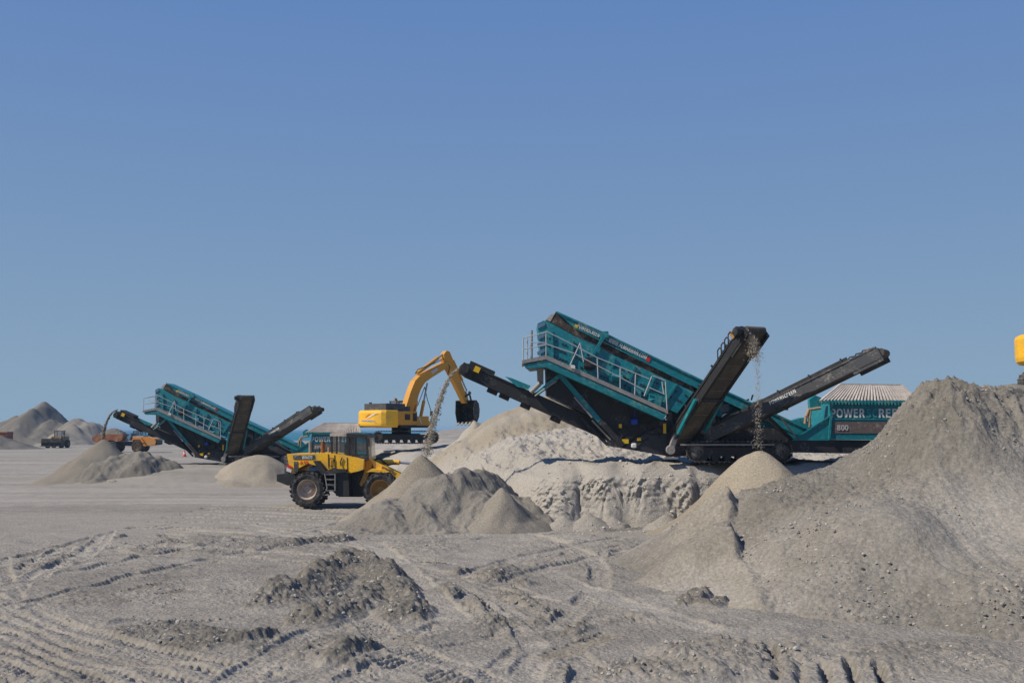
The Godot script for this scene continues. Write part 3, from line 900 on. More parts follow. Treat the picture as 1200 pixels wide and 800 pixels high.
func side_conveyor(t: Node3D, a: Vector3, b: Vector3, width: float, deep: float, fmat: Material, text: bool) -> void:
	var d := (b - a).normalized()
	var s := d.cross(Vector3.UP).normalized()     # across the belt
	if s.z < 0: s = -s                            # towards the camera side
	var u := s.cross(d) if s.cross(d).y > 0 else d.cross(s)
	var ln := a.distance_to(b)
	var frame: MeshInstance3D
	for k in [-1.0, 1.0]:
		var mb := MB.new()
		var o: Vector3 = s * (width / 2 + 0.05) * k
		mb.obox((a + b) / 2 + o + u * deep * 0.1, d * ln / 2, u * deep * 0.4, s * 0.035)
		mb.obox((a + b) / 2 + o + u * deep * 0.52, d * ln / 2, u * 0.03, s * 0.07)
		mb.obox((a + b) / 2 + o - u * deep * 0.32, d * ln / 2, u * 0.03, s * 0.07)
		for q in 6: mb.obox(a.lerp(b, (q + 0.5) / 6.0) + o * 1.03 + u * deep * 0.1, d * 0.03, u * deep * 0.4, s * 0.03)
		# head end plates widen
		mb.obox(b - d * 0.55 + o - u * 0.05, d * 0.6, u * deep * 0.52, s * 0.05)
		frame = obj("conveyor_frame", mb, fmat, t)
	var mb := MB.new()
	mb.obox((a + b) / 2 + u * deep * 0.36, d * (ln / 2 + 0.05), u * 0.02, s * width / 2)
	obj("carrying_belt", mb, M.belt, t)
	mb = MB.new()
	mb.obox((a + b) / 2 - u * deep * 0.24, d * (ln / 2 + 0.05), u * 0.015, s * width / 2)
	obj("return_belt", mb, M.belt_dark, t)
	for e in [a - d * 0.05, b + d * 0.05]:
		rod("drum", e - s * width / 2 + u * deep * 0.06, e + s * width / 2 + u * deep * 0.06, deep * 0.3, M.belt_dark, t, 14)
	mb = MB.new()
	for q in 9:
		var p := a.lerp(b, (q + 0.5) / 9.0)
		mb.tube(p - s * width * 0.5 - u * deep * 0.17, p + s * width * 0.5 - u * deep * 0.17, 0.05)
	obj("idler_row", mb, M.steel, t)
	# skirt rails, drive motor, head scraper and hoses
	for k in [-1.0, 1.0]:
		mb = MB.new()
		mb.obox(a.lerp(b, 0.45) + s * width * 0.5 * k + u * deep * 0.66, d * ln * 0.4, u * 0.10, s * 0.015)
		for q in 5: mb.obox(a.lerp(b, 0.1 + 0.18 * q) + s * (width * 0.5 + 0.06) * k + u * deep * 0.62, d * 0.03, u * 0.16, s * 0.03)
		obj("skirt", mb, M.black, t)
	var m := s if not text else -s     # the side that carries the drive
	mb = MB.new()
	mb.tube(b - d * 0.1 + m * (width / 2 + 0.1) + u * 0.05, b - d * 0.1 + m * (width / 2 + 0.42) + u * 0.05, 0.15, -1, 10)
	mb.obox(b - d * 0.25 + m * (width / 2 + 0.12) + u * 0.2, d * 0.16, u * 0.12, s * 0.12)
	obj("drive_motor", mb, M.black, t)
	mb = MB.new()
	mb.obox(b - d * 0.5 + m * (width / 2 + 0.06) + u * (deep * 0.6 + 0.05), d * 0.11, u * 0.14, s * 0.1)
	obj("warning_tag", mb, M.rimdust, t)
	for q in 4:
		mb = MB.new()
		var p0: Vector3 = b - d * (0.5 + 0.28 * q) + m * (width / 2 + 0.12) + u * deep * 0.5
		mb.path([p0, p0 + u * 0.25 + m * 0.05, p0 + u * 0.3 - d * 0.2, p0 - d * 0.45 + u * 0.02], 0.025, 5)
		obj("hose", mb, M.black, t)
	beam("cross_tie", a.lerp(b, 0.42) - s * (width / 2 + 0.12) - u * deep * 0.36, a.lerp(b, 0.42) + s * (width / 2 + 0.12) - u * deep * 0.36, 0.14, 0.1, M.black, t)
	if text:
		var c := a.lerp(b, 0.47) + s * (width / 2 + 0.093) + u * deep * 0.27
		lettering(frame, "POWERSCREEN", c, d, u, 1.15, 0.16, M.white)

func build_screener() -> Node3D:
	sroot = W(800, 540, SD)
	var t := thing("screening_machine", "large teal mobile screening machine standing on the pale sand bank", "screening machine", sroot, 0.0, "mobile screening machines")
	# --- undercarriage
	for z in [1.25, -1.25]:
		crawler(t, S(866, 541.5, z), Basis(), 4.3, 0.86, 0.5)
	plate("chassis", [[716, 507], [740, 500], [800, 496], [962, 505], [962, 528], [905, 530], [820, 534], [786, 535], [716, 523]], -0.85, 0.85, M.navy, t)
	plate("chassis_skirt", [[752, 510], [772, 502], [786, 508], [786, 534], [730, 525]], 0.86, 0.98, M.navy, t)
	plate("deck_rail", [[798, 520], [908, 520], [908, 522], [798, 522]], 1.5, 1.56, M.galv, t)
	var mb := MB.new()
	var p := S(786, 527, 1.45)
	mb.lathe([[0.02, -0.1], [0.17, -0.1], [0.2, 0], [0.17, 0.1], [0.02, 0.1]], p, Vector3(0, 0, 1), 16)
	mb.bar(p, S(793, 507, 1.4), 0.16, 0.2)
	mb.box(p - Vector3(0, 0.33, 0), Vector3(0.55, 0.06, 0.4))
	obj("jack_leg", mb, M.galv, t)
	# --- collecting hopper beneath the screen
	plate("collecting_hopper", [[640, 428], [776, 490], [798, 500], [790, 520], [724, 520], [708, 497], [672, 478], [641, 462]], -0.9, 0.9, M.black, t)
	for k in 5:
		var f := (k + 0.7) / 5.5
		beam("hopper_rib", S(lerpf(640, 776, f), lerpf(430, 491, f), 0.93), S(lerpf(660, 780, f), lerpf(455, 518, f), 0.93), 0.06, 0.08, M.black, t)
	# --- screen box
	var sb := plate("screen_box", [[630, 379], [637, 375.5], [646, 378.5], [672, 393], [701, 406], [718, 415.5], [813, 459], [794, 484], [634, 417]], -1.05, 1.05, M.teal, t)
	for k in 7:
		var f := (k + 0.6) / 7.4
		beam("stiffener", S(lerpf(634, 792, f) + 1, lerpf(417, 483, f), 1.09), S(lerpf(632, 813, f), lerpf(382, 458, f), 1.09), 0.08, 0.09, M.teal_frame, sb)
	for k in 3:
		plate("vibrator_cover", [[688 + k * 26, 432 + k * 10], [700 + k * 26, 437 + k * 10], [699 + k * 26, 446 + k * 10], [687 + k * 26, 442 + k * 10]], 1.06, 1.24, M.teal_frame, sb)
	mb = MB.new()
	for k in 46:
		for row in [0.18, 0.45, 0.72]:
			var f: float = (k + 0.5 + row) / 47.0
			if rng.randf() < 0.35: continue
			var a := S(lerpf(634, 792, f), lerpf(417, 483, f), 1.05); var b := S(lerpf(632, 812, f), lerpf(382, 457, f), 1.05)
			mb.obox(a.lerp(b, row), Vector3(0.035, 0, 0), Vector3(0, 0.035, 0), Vector3(0, 0, 0.03))
	obj("bolt_row", mb, M.black, sb)
	for y in [381.0, 394.0, 403.0, 412.0]:   # ventilation pockets on the end plate
		plate("end_bracket", [[629.5, y], [638, y - 4], [639, y - 0.5], [630.5, y + 4]], 0.9, 1.09, M.bluegrey, sb)
	for k in 3:
		mb = MB.new()
		var q := S([690, 722, 765][k], [426, 440, 468][k], 1.25)
		mb.box(q, Vector3(0.28, 0.5, 0.3)); mb.tube(q + Vector3(-0.2, -0.1, 0.1), q + Vector3(0.25, -0.1, 0.1), 0.14, -1, 10)
		obj("spring_bracket", mb, M.teal_frame if k != 0 else M.black, sb)
	# --- feed conveyor over the top
	var fr := plate("feed_conveyor", [[651, 365], [705, 389], [820, 444.5], [946, 502.5], [942, 513], [811, 452], [705, 396.5], [672, 383]], -0.95, 0.95, M.teal, t)
	plate("feed_belt", [[645, 377], [651, 366.5], [672, 383.4], [705, 397], [811, 452.5], [816, 462], [718, 415], [701, 405.5], [672, 392.6]], -0.88, 0.88, M.belt, t)
	plate("head_guard", [[639.5, 374.5], [646, 368], [650, 367.5], [645, 376.5]], -0.85, 0.9, M.grid, t)
	plate("feed_frame", [[812, 456], [944, 514.5], [938, 524], [880, 505], [812, 474]], -0.6, 0.6, M.teal_frame, t)
	mb = MB.new()
	mb.bar(S(652, 365.5, 0.98), S(705, 389, 0.98), 0.08, 0.07)
	mb.bar(S(705, 389, 0.98), S(820, 444.5, 0.98), 0.08, 0.07)
	mb.bar(S(820, 444.5, 0.98), S(944, 501.5, 0.98), 0.08, 0.07)
	mb.bar(S(672, 383, 0.98), S(811, 451.5, 0.98), 0.08, 0.05)
	obj("edge_flange", mb, M.teal, fr)
	var xd := (S(758, 416, 0.8) - S(678, 379, 0.8)).normalized()
	var yd := Vector3(-xd.y, xd.x, 0)
	lettering(fr, "POWERSCREEN", S(690, 386.8, 0.965), xd, yd, 1.0, 0.2, M.white)
	lettering(fr, "WWW.ALMARWAN.COM", S(736, 408.3, 0.965), xd, yd, 1.72, 0.2, M.white)
	for q in [[675, 380, 1], [760, 418, 1]]:
		mb = MB.new()
		mb.obox(S(q[0], q[1] + 3.0, 0.965), xd * 0.07, yd * 0.1, Vector3(0, 0, 0.01))
		obj("warning_sticker", mb, M.lamp_yellow if q[0] < 700 else M.red, fr)
	beam("feed_strut", S(708, 394, 1.12), S(687, 429, 1.2), 0.1, 0.12, M.teal, t)
	plate("strut_head", [[703, 388], [713, 388], [714, 395], [704, 397]], 0.97, 1.15, M.teal_frame, t)
	# --- walkway with handrails
	plate("walkway_edge", [[640, 416], [783, 480], [783, 485], [640, 421], [612, 426], [612, 422]], 1.1, 1.78, M.galv, t)
	plate("walkway_beam", [[642, 422], [781, 486], [777, 492], [640, 430], [618, 431], [614, 427]], 1.12, 1.74, M.teal_frame, t)
	plate("end_platform", [[612, 422], [634, 418.5], [634, 423], [612, 426]], -1.0, 1.09, M.galv, t)
	plate("end_platform_beam", [[616, 427], [640, 424], [640, 430], [622, 432]], -0.95, 1.1, M.teal_frame, t)
	for r in [[[640, 388], [668, 402], [700, 419], [761, 444]], [[622, 401], [634, 401], [673, 414], [755, 457]], [[613, 396], [640, 389]], [[613, 409], [640, 404]]]:
		mb = MB.new()
		var pp: Array = []
		for q in r: pp.append(S(q[0], q[1], 1.74))
		mb.path(pp, 0.022, 6)
		obj("handrail", mb, M.rail, t)
	for r in [[613, 396, 613, 424], [640, 388, 640, 418], [668, 428, 680, 402], [680, 402, 684, 424], [700, 419, 701, 443], [727, 431, 727, 456], [755, 464, 764, 441], [778, 461, 776, 447], [782, 480, 780, 446], [745, 438, 744, 462]]:
		rod("rail_post", S(r[0], r[1], 1.73), S(r[2], r[3], 1.73), 0.026, M.rail, t, 6)
	rod("handrail", S(765, 440, 1.74), S(780, 446, 1.74), 0.024, M.rail, t, 6)
	rod("handrail", S(761, 454, 1.74), S(779, 462, 1.74), 0.022, M.rail, t, 6)
	for x in [613.0, 618.0]:   # the rail across the far end
		rod("rail_post", S(x, 396, -0.9), S(x, 425, -0.9), 0.03, M.rail, t, 6)
	rod("rail_post", S(623, 387, 0.3), S(623, 421, 0.3), 0.055, M.galv, t, 6)
	for y in [396.0, 409.0]: rod("handrail", S(613, y, 1.72), S(613, y, -0.9), 0.024, M.rail, t, 6)
	plate("control_panel", [[768, 462], [776, 465], [775, 476], [767, 473]], 1.3, 1.5, M.teal_frame, t)
	plate("work_light", [[669, 427], [674, 428], [674, 432], [669, 431]], 1.79, 1.86, M.white, t)
	# --- tail conveyor
	var ta := S(722, 512, 0); var tb := S(546, 434, 0)
	var td := (tb - ta).normalized()
	var tu := Vector3(0, 0, 1).cross(td) * -1.0
	if tu.y < 0: tu = -tu
	var frame: MeshInstance3D
	for k in [-1.0, 1.0]:
		mb = MB.new()
		mb.obox((ta + tb) / 2 + Vector3(0, 0, 0.55 * k), td * ta.distance_to(tb) / 2, tu * 0.23, Vector3(0, 0, 0.04))
		mb.obox((ta + tb) / 2 + Vector3(0, 0, 0.56 * k) + tu * 0.25, td * ta.distance_to(tb) / 2, tu * 0.03, Vector3(0, 0, 0.08))
		mb.obox((ta + tb) / 2 + Vector3(0, 0, 0.56 * k) - tu * 0.25, td * ta.distance_to(tb) / 2, tu * 0.03, Vector3(0, 0, 0.08))
		frame = obj("tail_conveyor_frame", mb, M.black, t)
	lettering(frame, "POWERSCREEN", S(657, 470, 0.6) , -td, tu, 1.05, 0.17, M.lettergrey)
	mb = MB.new()
	mb.obox((ta + tb) / 2 + tu * 0.16, td * (ta.distance_to(tb) / 2 + 0.1), tu * 0.02, Vector3(0, 0, 0.5))
	mb.obox((ta + tb) / 2 - tu * 0.22, td * (ta.distance_to(tb) / 2 + 0.1), tu * 0.015, Vector3(0, 0, 0.5))
	obj("tail_belt", mb, M.belt_dark, t)
	rod("head_drum", tb + Vector3(0, 0, -0.6), tb + Vector3(0, 0, 0.6), 0.27, M.belt_dark, t, 16)
	mb = MB.new()
	mb.obox(tb - td * 0.1 + Vector3(0, 0, 0.63), td * 0.28, tu * 0.26, Vector3(0, 0, 0.05))
	mb.tube(tb + Vector3(0, 0, 0.66), tb + Vector3(0, 0, 0.95), 0.17, -1, 12)
	mb.obox(tb - td * 0.6 + tu * 0.36, td * 0.55, tu * 0.08, Vector3(0, 0, 0.5))
	obj("head_guard", mb, M.black, t)
	mb = MB.new()
	mb.obox(tb - td * 0.45 + Vector3(0, 0, 0.70) + tu * 0.2, td * 0.12, tu * 0.12, Vector3(0, 0, 0.03))
	obj("warning_tag", mb, M.lamp_yellow, t)
	for f in [0.2, 0.28, 0.42, 0.62]:
		mb = MB.new()
		mb.obox(tb.lerp(ta, f) - tu * 0.36, td * 0.22, tu * 0.1, Vector3(0, 0, 0.4))
		obj("belt_scraper", mb, M.black, t)
	plate("wing_plate", [[592, 441], [600, 443], [622, 452], [619, 456], [606, 453]], 0.66, 0.72, M.teal, t)
	rod("fold_cylinder", S(622, 460, 0.78), S(633, 449, 0.78), 0.10, M.galv, t, 8)
	rod("fold_cylinder", S(628, 462, 0.72), S(640, 454, 0.72), 0.08, M.steel, t, 8)
	beam("support_strut", S(656, 440, 1.0), S(630, 461, 0.85), 0.14, 0.16, M.teal, t)
	rod("strut_rod", S(652, 446, 1.06), S(627, 464, 0.9), 0.035, M.galv, t)
	beam("support_strut", S(656, 439, 1.0), S(705, 496, 1.0), 0.16, 0.2, M.teal, t)
	rod("strut_rod", S(673, 465, 1.12), S(694, 489, 1.12), 0.04, M.galv, t)
	beam("strut_foot", S(703, 493, 1.0), S(730, 522, 1.0), 0.24, 0.22, M.black, t)
	plate("support_post", [[629, 426], [637, 426], [637, 450], [630, 450]], 0.5, 0.75, M.galv, t)
	for q in [[680, 489, 712, 521], [690, 487, 719, 520]]:
		beam("folding_bar", S(q[0], q[1], 0.72), S(q[2], q[3], 0.72), 0.10, 0.13, M.black, t)
	rod("folding_rod", S(694, 492, 0.8), S(716, 515, 0.8), 0.05, M.galv, t)
	# --- small fittings on the chassis
	for q in [[733, 517, 0.26, 0.18], [749, 514.5, 0.16, 0.12], [727, 499, 0.12, 0.16], [779, 502, 0.12, 0.4]]:
		mb = MB.new()
		mb.box(S(q[0], q[1], 1.02), Vector3(q[2], q[3], 0.06))
		obj("warning_tag", mb, M.lamp_yellow, t)
	mb = MB.new()
	mb.cbox(S(743.5, 494, 1.0), Vector3(0.3, 0.26, 0.3), 0.05); mb.tube(S(744, 490, 1.0), S(744, 480, 1.0), 0.02)
	obj("blue_drum", mb, M.blue, t)
	mb = MB.new()
	mb.cbox(S(743, 522, 1.05), Vector3(0.22, 0.2, 0.12), 0.04)
	obj("white_filter", mb, M.white, t)
	for k in 16:
		mb = MB.new()
		var a := S(rng.randf_range(726, 782), rng.randf_range(488, 518), 0.95)
		mb.path([a, a + Vector3(rng.randf_range(-0.3, 0.3), 0.15, 0.08), a + Vector3(rng.randf_range(-0.6, 0.6), rng.randf_range(-0.4, 0.4), 0.02)], 0.025, 5)
		obj("hydraulic_hose", mb, M.black, t)
	plate("drive_end_frame", [[788, 482], [812, 457], [838, 466], [840, 520], [788, 520]], -0.9, 0.75, M.black, t)
	# --- power unit between the side conveyors
	plate("power_unit", [[818, 470], [852, 474], [905, 494], [935, 508], [935, 522], [818, 522]], -1.0, 0.35, M.grey, t)
	plate("engine_cover", [[868, 500], [900, 492], [938, 508], [938, 518], [868, 516]], 0.4, 0.62, M.teal_frame, t)
	for q in [[848, 478, 0.5, 0.4], [858, 487, 0.35, 0.35], [838, 474, 0.25, 0.5]]:
		mb = MB.new()
		mb.cbox(S(q[0], q[1], 0.45), Vector3(q[2], q[3], 0.3), 0.06)
		obj("air_filter", mb, M.galv, t)
	for k in 26:
		mb = MB.new()
		var a := S(rng.randf_range(790, 900), rng.randf_range(468, 512), 0.5)
		var e := Vector3(rng.randf_range(-0.7, 0.7), rng.randf_range(-0.5, 0.4), rng.randf_range(-0.1, 0.2))
		mb.path([a, a + e * 0.5 + Vector3(0, 0.12, 0.08), a + e], rng.randf_range(0.02, 0.045), 5)
		obj("hydraulic_hose", mb, M.black, t)
	mb = MB.new()
	mb.path([S(846, 489, 0.6), S(862, 478, 0.7), S(886, 472, 0.8), S(893, 469, 0.8)], 0.07, 6)
	obj("grease_pipe", mb, M.black, t)
	mb = MB.new()
	mb.box(S(886, 505, 0.66), Vector3(0.28, 0.3, 0.06))
	obj("serial_plate", mb, M.lettergrey, t)
	# --- two side conveyors reaching over the bank
	var a1 := S(797, 517, 0.95)
	var b1 := a1 + Vector3(2.15, 4.12, 4.15)
	side_conveyor(t, a1, b1, 0.86, 0.42, M.black, false)
	var a2 := S(835, 513, 0.95)
	var b2 := a2 + Vector3(5.65, 3.15, 3.85)
	side_conveyor(t, a2, b2, 0.85, 0.5, M.grey, true)
	for q in [[[795, 508, 1.7], 0.40, -0.62], [[826, 506, 1.3], 0.44, 0.62]]:
		var e: Vector3 = a1.lerp(b1, q[1]) + (b1 - a1).cross(Vector3.UP).normalized() * q[2] * -1.0
		beam("conveyor_strut", S(q[0][0], q[0][1], q[0][2]), e, 0.11, 0.13, M.teal, t)
	for k in [0.0, 0.5]:
		beam("prop_frame", a2.lerp(b2, 0.33) + Vector3(0.1, -0.25, 0.3 - k), S(934, 520, 1.0 - k), 0.08, 0.1, M.black if k == 0 else M.steel, t)
	rod("prop_rail", a2.lerp(b2, 0.36) + Vector3(0.3, -0.3, 0.4), S(937, 517, 1.1), 0.035, M.galv, t)
	# --- feed hopper
	plate("hopper_base", [[925, 515], [1092, 517], [1092, 533], [925, 530]], -1.3, 1.3, M.navy, t)
	var hp := plate("feed_hopper", [[975, 471], [1092, 471], [1092, 516], [972, 515]], -1.4, 1.4, M.teal_hopper, t)
	plate("hopper_gusset", [[930, 516], [974, 487], [974, 516]], 1.2, 1.38, M.teal, t)
	mb = MB.new()
	mb.bar(S(929, 516, 1.42), S(975, 486, 1.42), 0.05, 0.05)
	mb.bar(S(975, 472, 1.44), S(972, 515, 1.44), 0.08, 0.08, Vector3.RIGHT)
	mb.bar(S(975, 491, 1.42), S(1090, 491.5, 1.42), 0.04, 0.05)
	obj("hopper_flange", mb, M.teal, hp)
	var pn := plate("name_panel", [[977, 494], [1092, 494.5], [1092, 508], [976.5, 507.5]], 1.41, 1.425, M.panel, hp)
	lettering(pn, "800", S(988, 501, 1.44), Vector3.RIGHT, Vector3.UP, 0.46, 0.22, M.lettergrey)
	lettering(hp, "POWER", S(994, 484, 1.42), Vector3.RIGHT, Vector3.UP, 1.38, 0.36, M.white)
	lettering(hp, "S", S(1018.5, 484, 1.42), Vector3.RIGHT, Vector3.UP, 0.2, 0.36, M.fadedwhite)
	lettering(hp, "C", S(1025.5, 484, 1.42), Vector3.RIGHT, Vector3.UP, 0.2, 0.36, M.fadedwhite)
	lettering(hp, "REEN", S(1046, 484, 1.42), Vector3.RIGHT, Vector3.UP, 1.1, 0.36, M.white)
	plate("hopper_lip", [[966, 468.5], [1092, 469], [1092, 472.5], [966, 472]], 1.45, 1.52, M.teal_frame, t)
	var bars := 30
	var gl := S(962, 470, 1.5); var gr := S(1078, 471, 1.5)
	var tl := S(985, 451, 0.5); var tr := S(1056, 452, 0.5)
	for k in bars:
		var f := float(k) / (bars - 1)
		beam("grid_bar", gl.lerp(gr, f), tl.lerp(tr, f), 0.075, 0.09, M.grid, t)
	mb = MB.new()
	mb.quad(gl + Vector3(0, -0.07, 0), tl + Vector3(0, -0.07, 0), tr + Vector3(0, -0.07, 0), gr + Vector3(0, -0.07, 0))
	obj("grid_bed", mb, M.panel, t)
	beam("grid_ridge", tl, tr, 0.14, 0.12, M.grid, t)
	beam("grid_ridge", tr, gr, 0.14, 0.12, M.grid, t)
	beam("grid_ridge", gl, tl, 0.1, 0.1, M.grid, t)
	for k in bars:
		mb = MB.new()
		var f := (k + 0.5) / bars
		mb.box(gl.lerp(gr, f) + Vector3(0, -0.06, 0.02), Vector3(0.06, 0.14, 0.1))
		obj("grid_tooth", mb, M.teal_frame, t)
	mb = MB.new()
	mb.quad(tl, tl + Vector3(0, -0.75, -1.9), tr + Vector3(0, -0.75, -1.9), tr)
	obj("grid_back", mb, M.grid, t)
	plate("grid_lift_post", [[949, 468], [956, 463], [963, 466], [962, 480], [950, 480]], 0.8, 1.1, M.teal, t)
	plate("drive_housing", [[915, 497], [942, 489], [952, 498], [945, 514], [925, 514]], 0.2, 0.9, M.teal_hopper, t)
	mb = MB.new()
	mb.path([S(962, 478, 1.2), S(948, 480, 1.25), S(945, 488, 1.3), S(944, 496, 1.25)], 0.07, 6)
	mb.path([S(950, 480, 1.25), S(949, 490, 1.3), S(949, 500, 1.25)], 0.06, 6)
	obj("cloth_rag", mb, M.cloth, t)
	return t

# ---------------------------------------------------------------- excavator
func build_excavator(at: Vector3) -> Node3D:
	var t := thing("excavator", "yellow crawler excavator with raised boom dumping on top of the sand bank", "excavator", at, 0.0, "crawler excavators")
	var tb := Basis(Vector3.UP, deg_to_rad(8))
	for s in [-1.0, 1.0]: crawler(t, tb * Vector3(0.3, 0, 1.3 * s), tb, 5.0, 0.95, 0.62)
	var mb := MB.new()
	mb.obox(Vector3(0, 0.55, 0), tb.x * 1.4, Vector3.UP * 0.2, tb.z * 1.1)
	mb.tube(Vector3(0, 0.7, 0), Vector3(0, 1.22, 0), 0.75, -1, 20)
	obj("turntable", mb, M.black, t)
	# the upper works turn on their own
	var up := Basis(Vector3.UP, deg_to_rad(48))
	mb = MB.new()
	var outl := PackedVector2Array()
	for q in [[-2.9, -1.55], [-3.15, -1.3], [-3.32, -0.7], [-3.35, 0.0], [-3.32, 0.7], [-3.15, 1.3], [-2.9, 1.55], [-1.75, 1.6], [-1.75, -1.6]]: outl.append(Vector2(q[0], q[1]))
	# counterweight: outline in plan, bevelled at top and bottom
	var rings: Array = []
	for e in [[1.22, 0.9], [1.34, 0.98], [1.5, 1.0], [2.3, 1.0], [2.44, 0.97], [2.5, 0.9]]:
		var ring := PackedVector3Array()
		for q in outl: ring.append(up * Vector3((q.x + 1.75) * e[1] - 1.75, e[0], q.y * (0.5 + 0.5 * e[1])))
		rings.append(ring)
	var cc := up * Vector3(-2.3, 1.9, 0)
	for k in rings.size() - 1:
		for j in outl.size():
			var j2 := (j + 1) % outl.size()
			mb.qout(rings[k][j], rings[k][j2], rings[k + 1][j2], rings[k + 1][j], rings[k][j] - cc)
	for j in range(1, outl.size() - 1):
		mb.tri(rings[5][0], rings[5][j + 1], rings[5][j]); mb.tri(rings[0][0], rings[0][j], rings[0][j + 1])
	var cw := obj("counterweight", mb, M.yellow, t)
	# painted swoosh across the back of the counterweight
	var strokes := [[M.lettergrey, -0.9, 1.78, 0.9, 1.62, 0.12], [M.white, -0.1, 1.85, 1.0, 2.30, 0.12], [M.redletters, -0.3, 1.95, 0.35, 2.25, 0.07], [M.bluegrey, -0.7, 1.70, 0.8, 1.70, 0.07]]
	for s in strokes:
		mb = MB.new()
		for k in 6:
			var z0: float = lerpf(s[1], s[3], k / 6.0); var z1: float = lerpf(s[1], s[3], (k + 1) / 6.0)
			var y0: float = lerpf(s[2], s[4], k / 6.0); var y1: float = lerpf(s[2], s[4], (k + 1) / 6.0)
			var x0 := -3.37 + 0.055 * z0 * z0; var x1 := -3.37 + 0.055 * z1 * z1
			var w0: float = s[5] * sin(PI * (k + 0.3) / 6.6) * 0.5; var w1: float = s[5] * sin(PI * (k + 1.3) / 7.0) * 0.5
			mb.quad(up * Vector3(x0, y0 - w0, z0), up * Vector3(x0, y0 + w0, z0), up * Vector3(x1, y1 + w1, z1), up * Vector3(x1, y1 - w1, z1))
		obj("painted_stripe", mb, s[0], cw)
	mb = MB.new()
	mb.obox(up * Vector3(0.1, 1.30, 0), up.x * 1.45, Vector3.UP * 0.10, up.z * 1.45)
	obj("platform", mb, M.black, t)
	mb = MB.new()
	mb.obox(up * Vector3(-0.75, 1.92, 0), up.x * 0.99, Vector3.UP * 0.52, up.z * 1.52)
	mb.obox(up * Vector3(0.85, 1.72, 1.05), up.x * 0.6, Vector3.UP * 0.36, up.z * 0.48)
	mb.obox(up * Vector3(1.6, 1.55, 1.05), up.x * 0.14, Vector3.UP * 0.2, up.z * 0.44)
	obj("engine_housing", mb, M.boomyellow, t)
	for q in [[-0.75, 2.0, 0.26, 0.22], [0.0, 2.0, 0.2, 0.3]]:
		mb = MB.new()
		mb.obox(up * Vector3(q[0], q[1], 1.535), up.x * q[2], Vector3.UP * q[3], up.z * 0.012)
		obj("vent_grille", mb, M.black, t)
	mb = MB.new()
	mb.obox(up * Vector3(0.55, 1.75, 1.545), (up.x * 0.5 + Vector3.DOWN * 0.9) * 0.3, (up.x + Vector3.UP * 0.3) * 0.06, up.z * 0.01)
	obj("painted_stripe", mb, M.lettergrey, t)
	mb = MB.new()
	mb.obox(up * Vector3(-1.7, 2.75, 0), up.x * 0.95, Vector3.UP * 0.25, up.z * 1.25)
	mb.obox(up * Vector3(-0.45, 2.6, 0.5), up.x * 0.35, Vector3.UP * 0.2, up.z * 0.6)
	obj("engine_hood", mb, M.grey, t)
	mb = MB.new()
	mb.tube(up * Vector3(-1.2, 2.9, 0.75), up * Vector3(-1.2, 3.35, 0.75), 0.09)
	mb.tube(up * Vector3(-1.2, 3.3, 0.75), up * Vector3(-1.35, 3.4, 0.75), 0.09)
	obj("exhaust_pipe", mb, M.rust, t)
	mb = MB.new()
	mb.obox(up * Vector3(1.0, 2.35, -1.0), up.x * 0.85, Vector3.UP * 0.85, up.z * 0.52)
	var cab := obj("cab", mb, M.glass, t)
	mb = MB.new()
	for sx in [-1, 1]:
		for sz in [-1, 1]: mb.bar(up * Vector3(1.0 + 0.84 * sx, 1.42, -1.0 + 0.51 * sz), up * Vector3(1.0 + 0.84 * sx, 3.2, -1.0 + 0.51 * sz), 0.1, 0.1)
	mb.obox(up * Vector3(1.0, 3.24, -1.0), up.x * 0.9, Vector3.UP * 0.05, up.z * 0.56)
	mb.obox(up * Vector3(1.0, 1.6, -1.0), up.x * 0.87, Vector3.UP * 0.2, up.z * 0.54)
	obj("cab_frame", mb, M.grey, cab)
	for q in [[-2.1, 2.75, -1.2], [1.75, 2.1, 1.5]]:
		mb = MB.new()
		mb.tube(up * Vector3(q[0], q[1] - 0.5, q[2]), up * Vector3(q[0], q[1], q[2]), 0.025, -1, 6)
		mb.obox(up * Vector3(q[0], q[1] + 0.18, q[2]), up.x * 0.04, Vector3.UP * 0.2, up.z * 0.12)
		obj("mirror", mb, M.black, t)
	# boom, stick and bucket in the plane of the upper works
	var pb := up
	var boom := PackedVector2Array()
	for q in [[0.15, 1.75], [0.1, 2.5], [0.7, 4.0], [1.15, 4.85], [1.65, 5.25], [2.3, 5.55], [4.5, 6.5], [4.95, 6.45], [4.9, 6.15], [2.9, 5.15], [2.2, 4.75], [1.75, 4.2], [0.9, 2.4], [0.65, 1.7]]: boom.append(Vector2(q[0], q[1]))
	mb = MB.new()
	mb.ext(boom, -0.28, 0.28, pb)
	var bm := obj("boom", mb, M.boomyellow, t)
	mb = MB.new()
	mb.obox(pb * Vector3(3.2, 5.7, 0.285), pb * Vector3(0.06, -0.10, 0) , pb * Vector3(0.32, 0.16, 0), pb.z * 0.01)
	obj("painted_stripe", mb, M.lettergrey, bm)
	mb = MB.new()
	mb.path([pb * Vector3(1.2, 5.4, 0.2), pb * Vector3(1.5, 5.75, 0.2), pb * Vector3(3.2, 6.3, 0.2), pb * Vector3(4.3, 6.75, 0.15), pb * Vector3(4.9, 6.1, 0.3), pb * Vector3(4.6, 5.5, 0.35), pb * Vector3(5.2, 5.3, 0.3)], 0.035, 5)
	obj("hydraulic_hose", mb, M.black, bm)
	mb = MB.new()
	mb.path([pb * Vector3(1.4, 2.9, 0.3), pb * Vector3(2.0, 4.4, 0.45), pb * Vector3(2.35, 3.4, 0.4), pb * Vector3(2.9, 2.2, 0.4), pb * Vector3(2.6, 1.6, 0.4)], 0.03, 5)
	obj("hydraulic_hose", mb, M.black, bm)
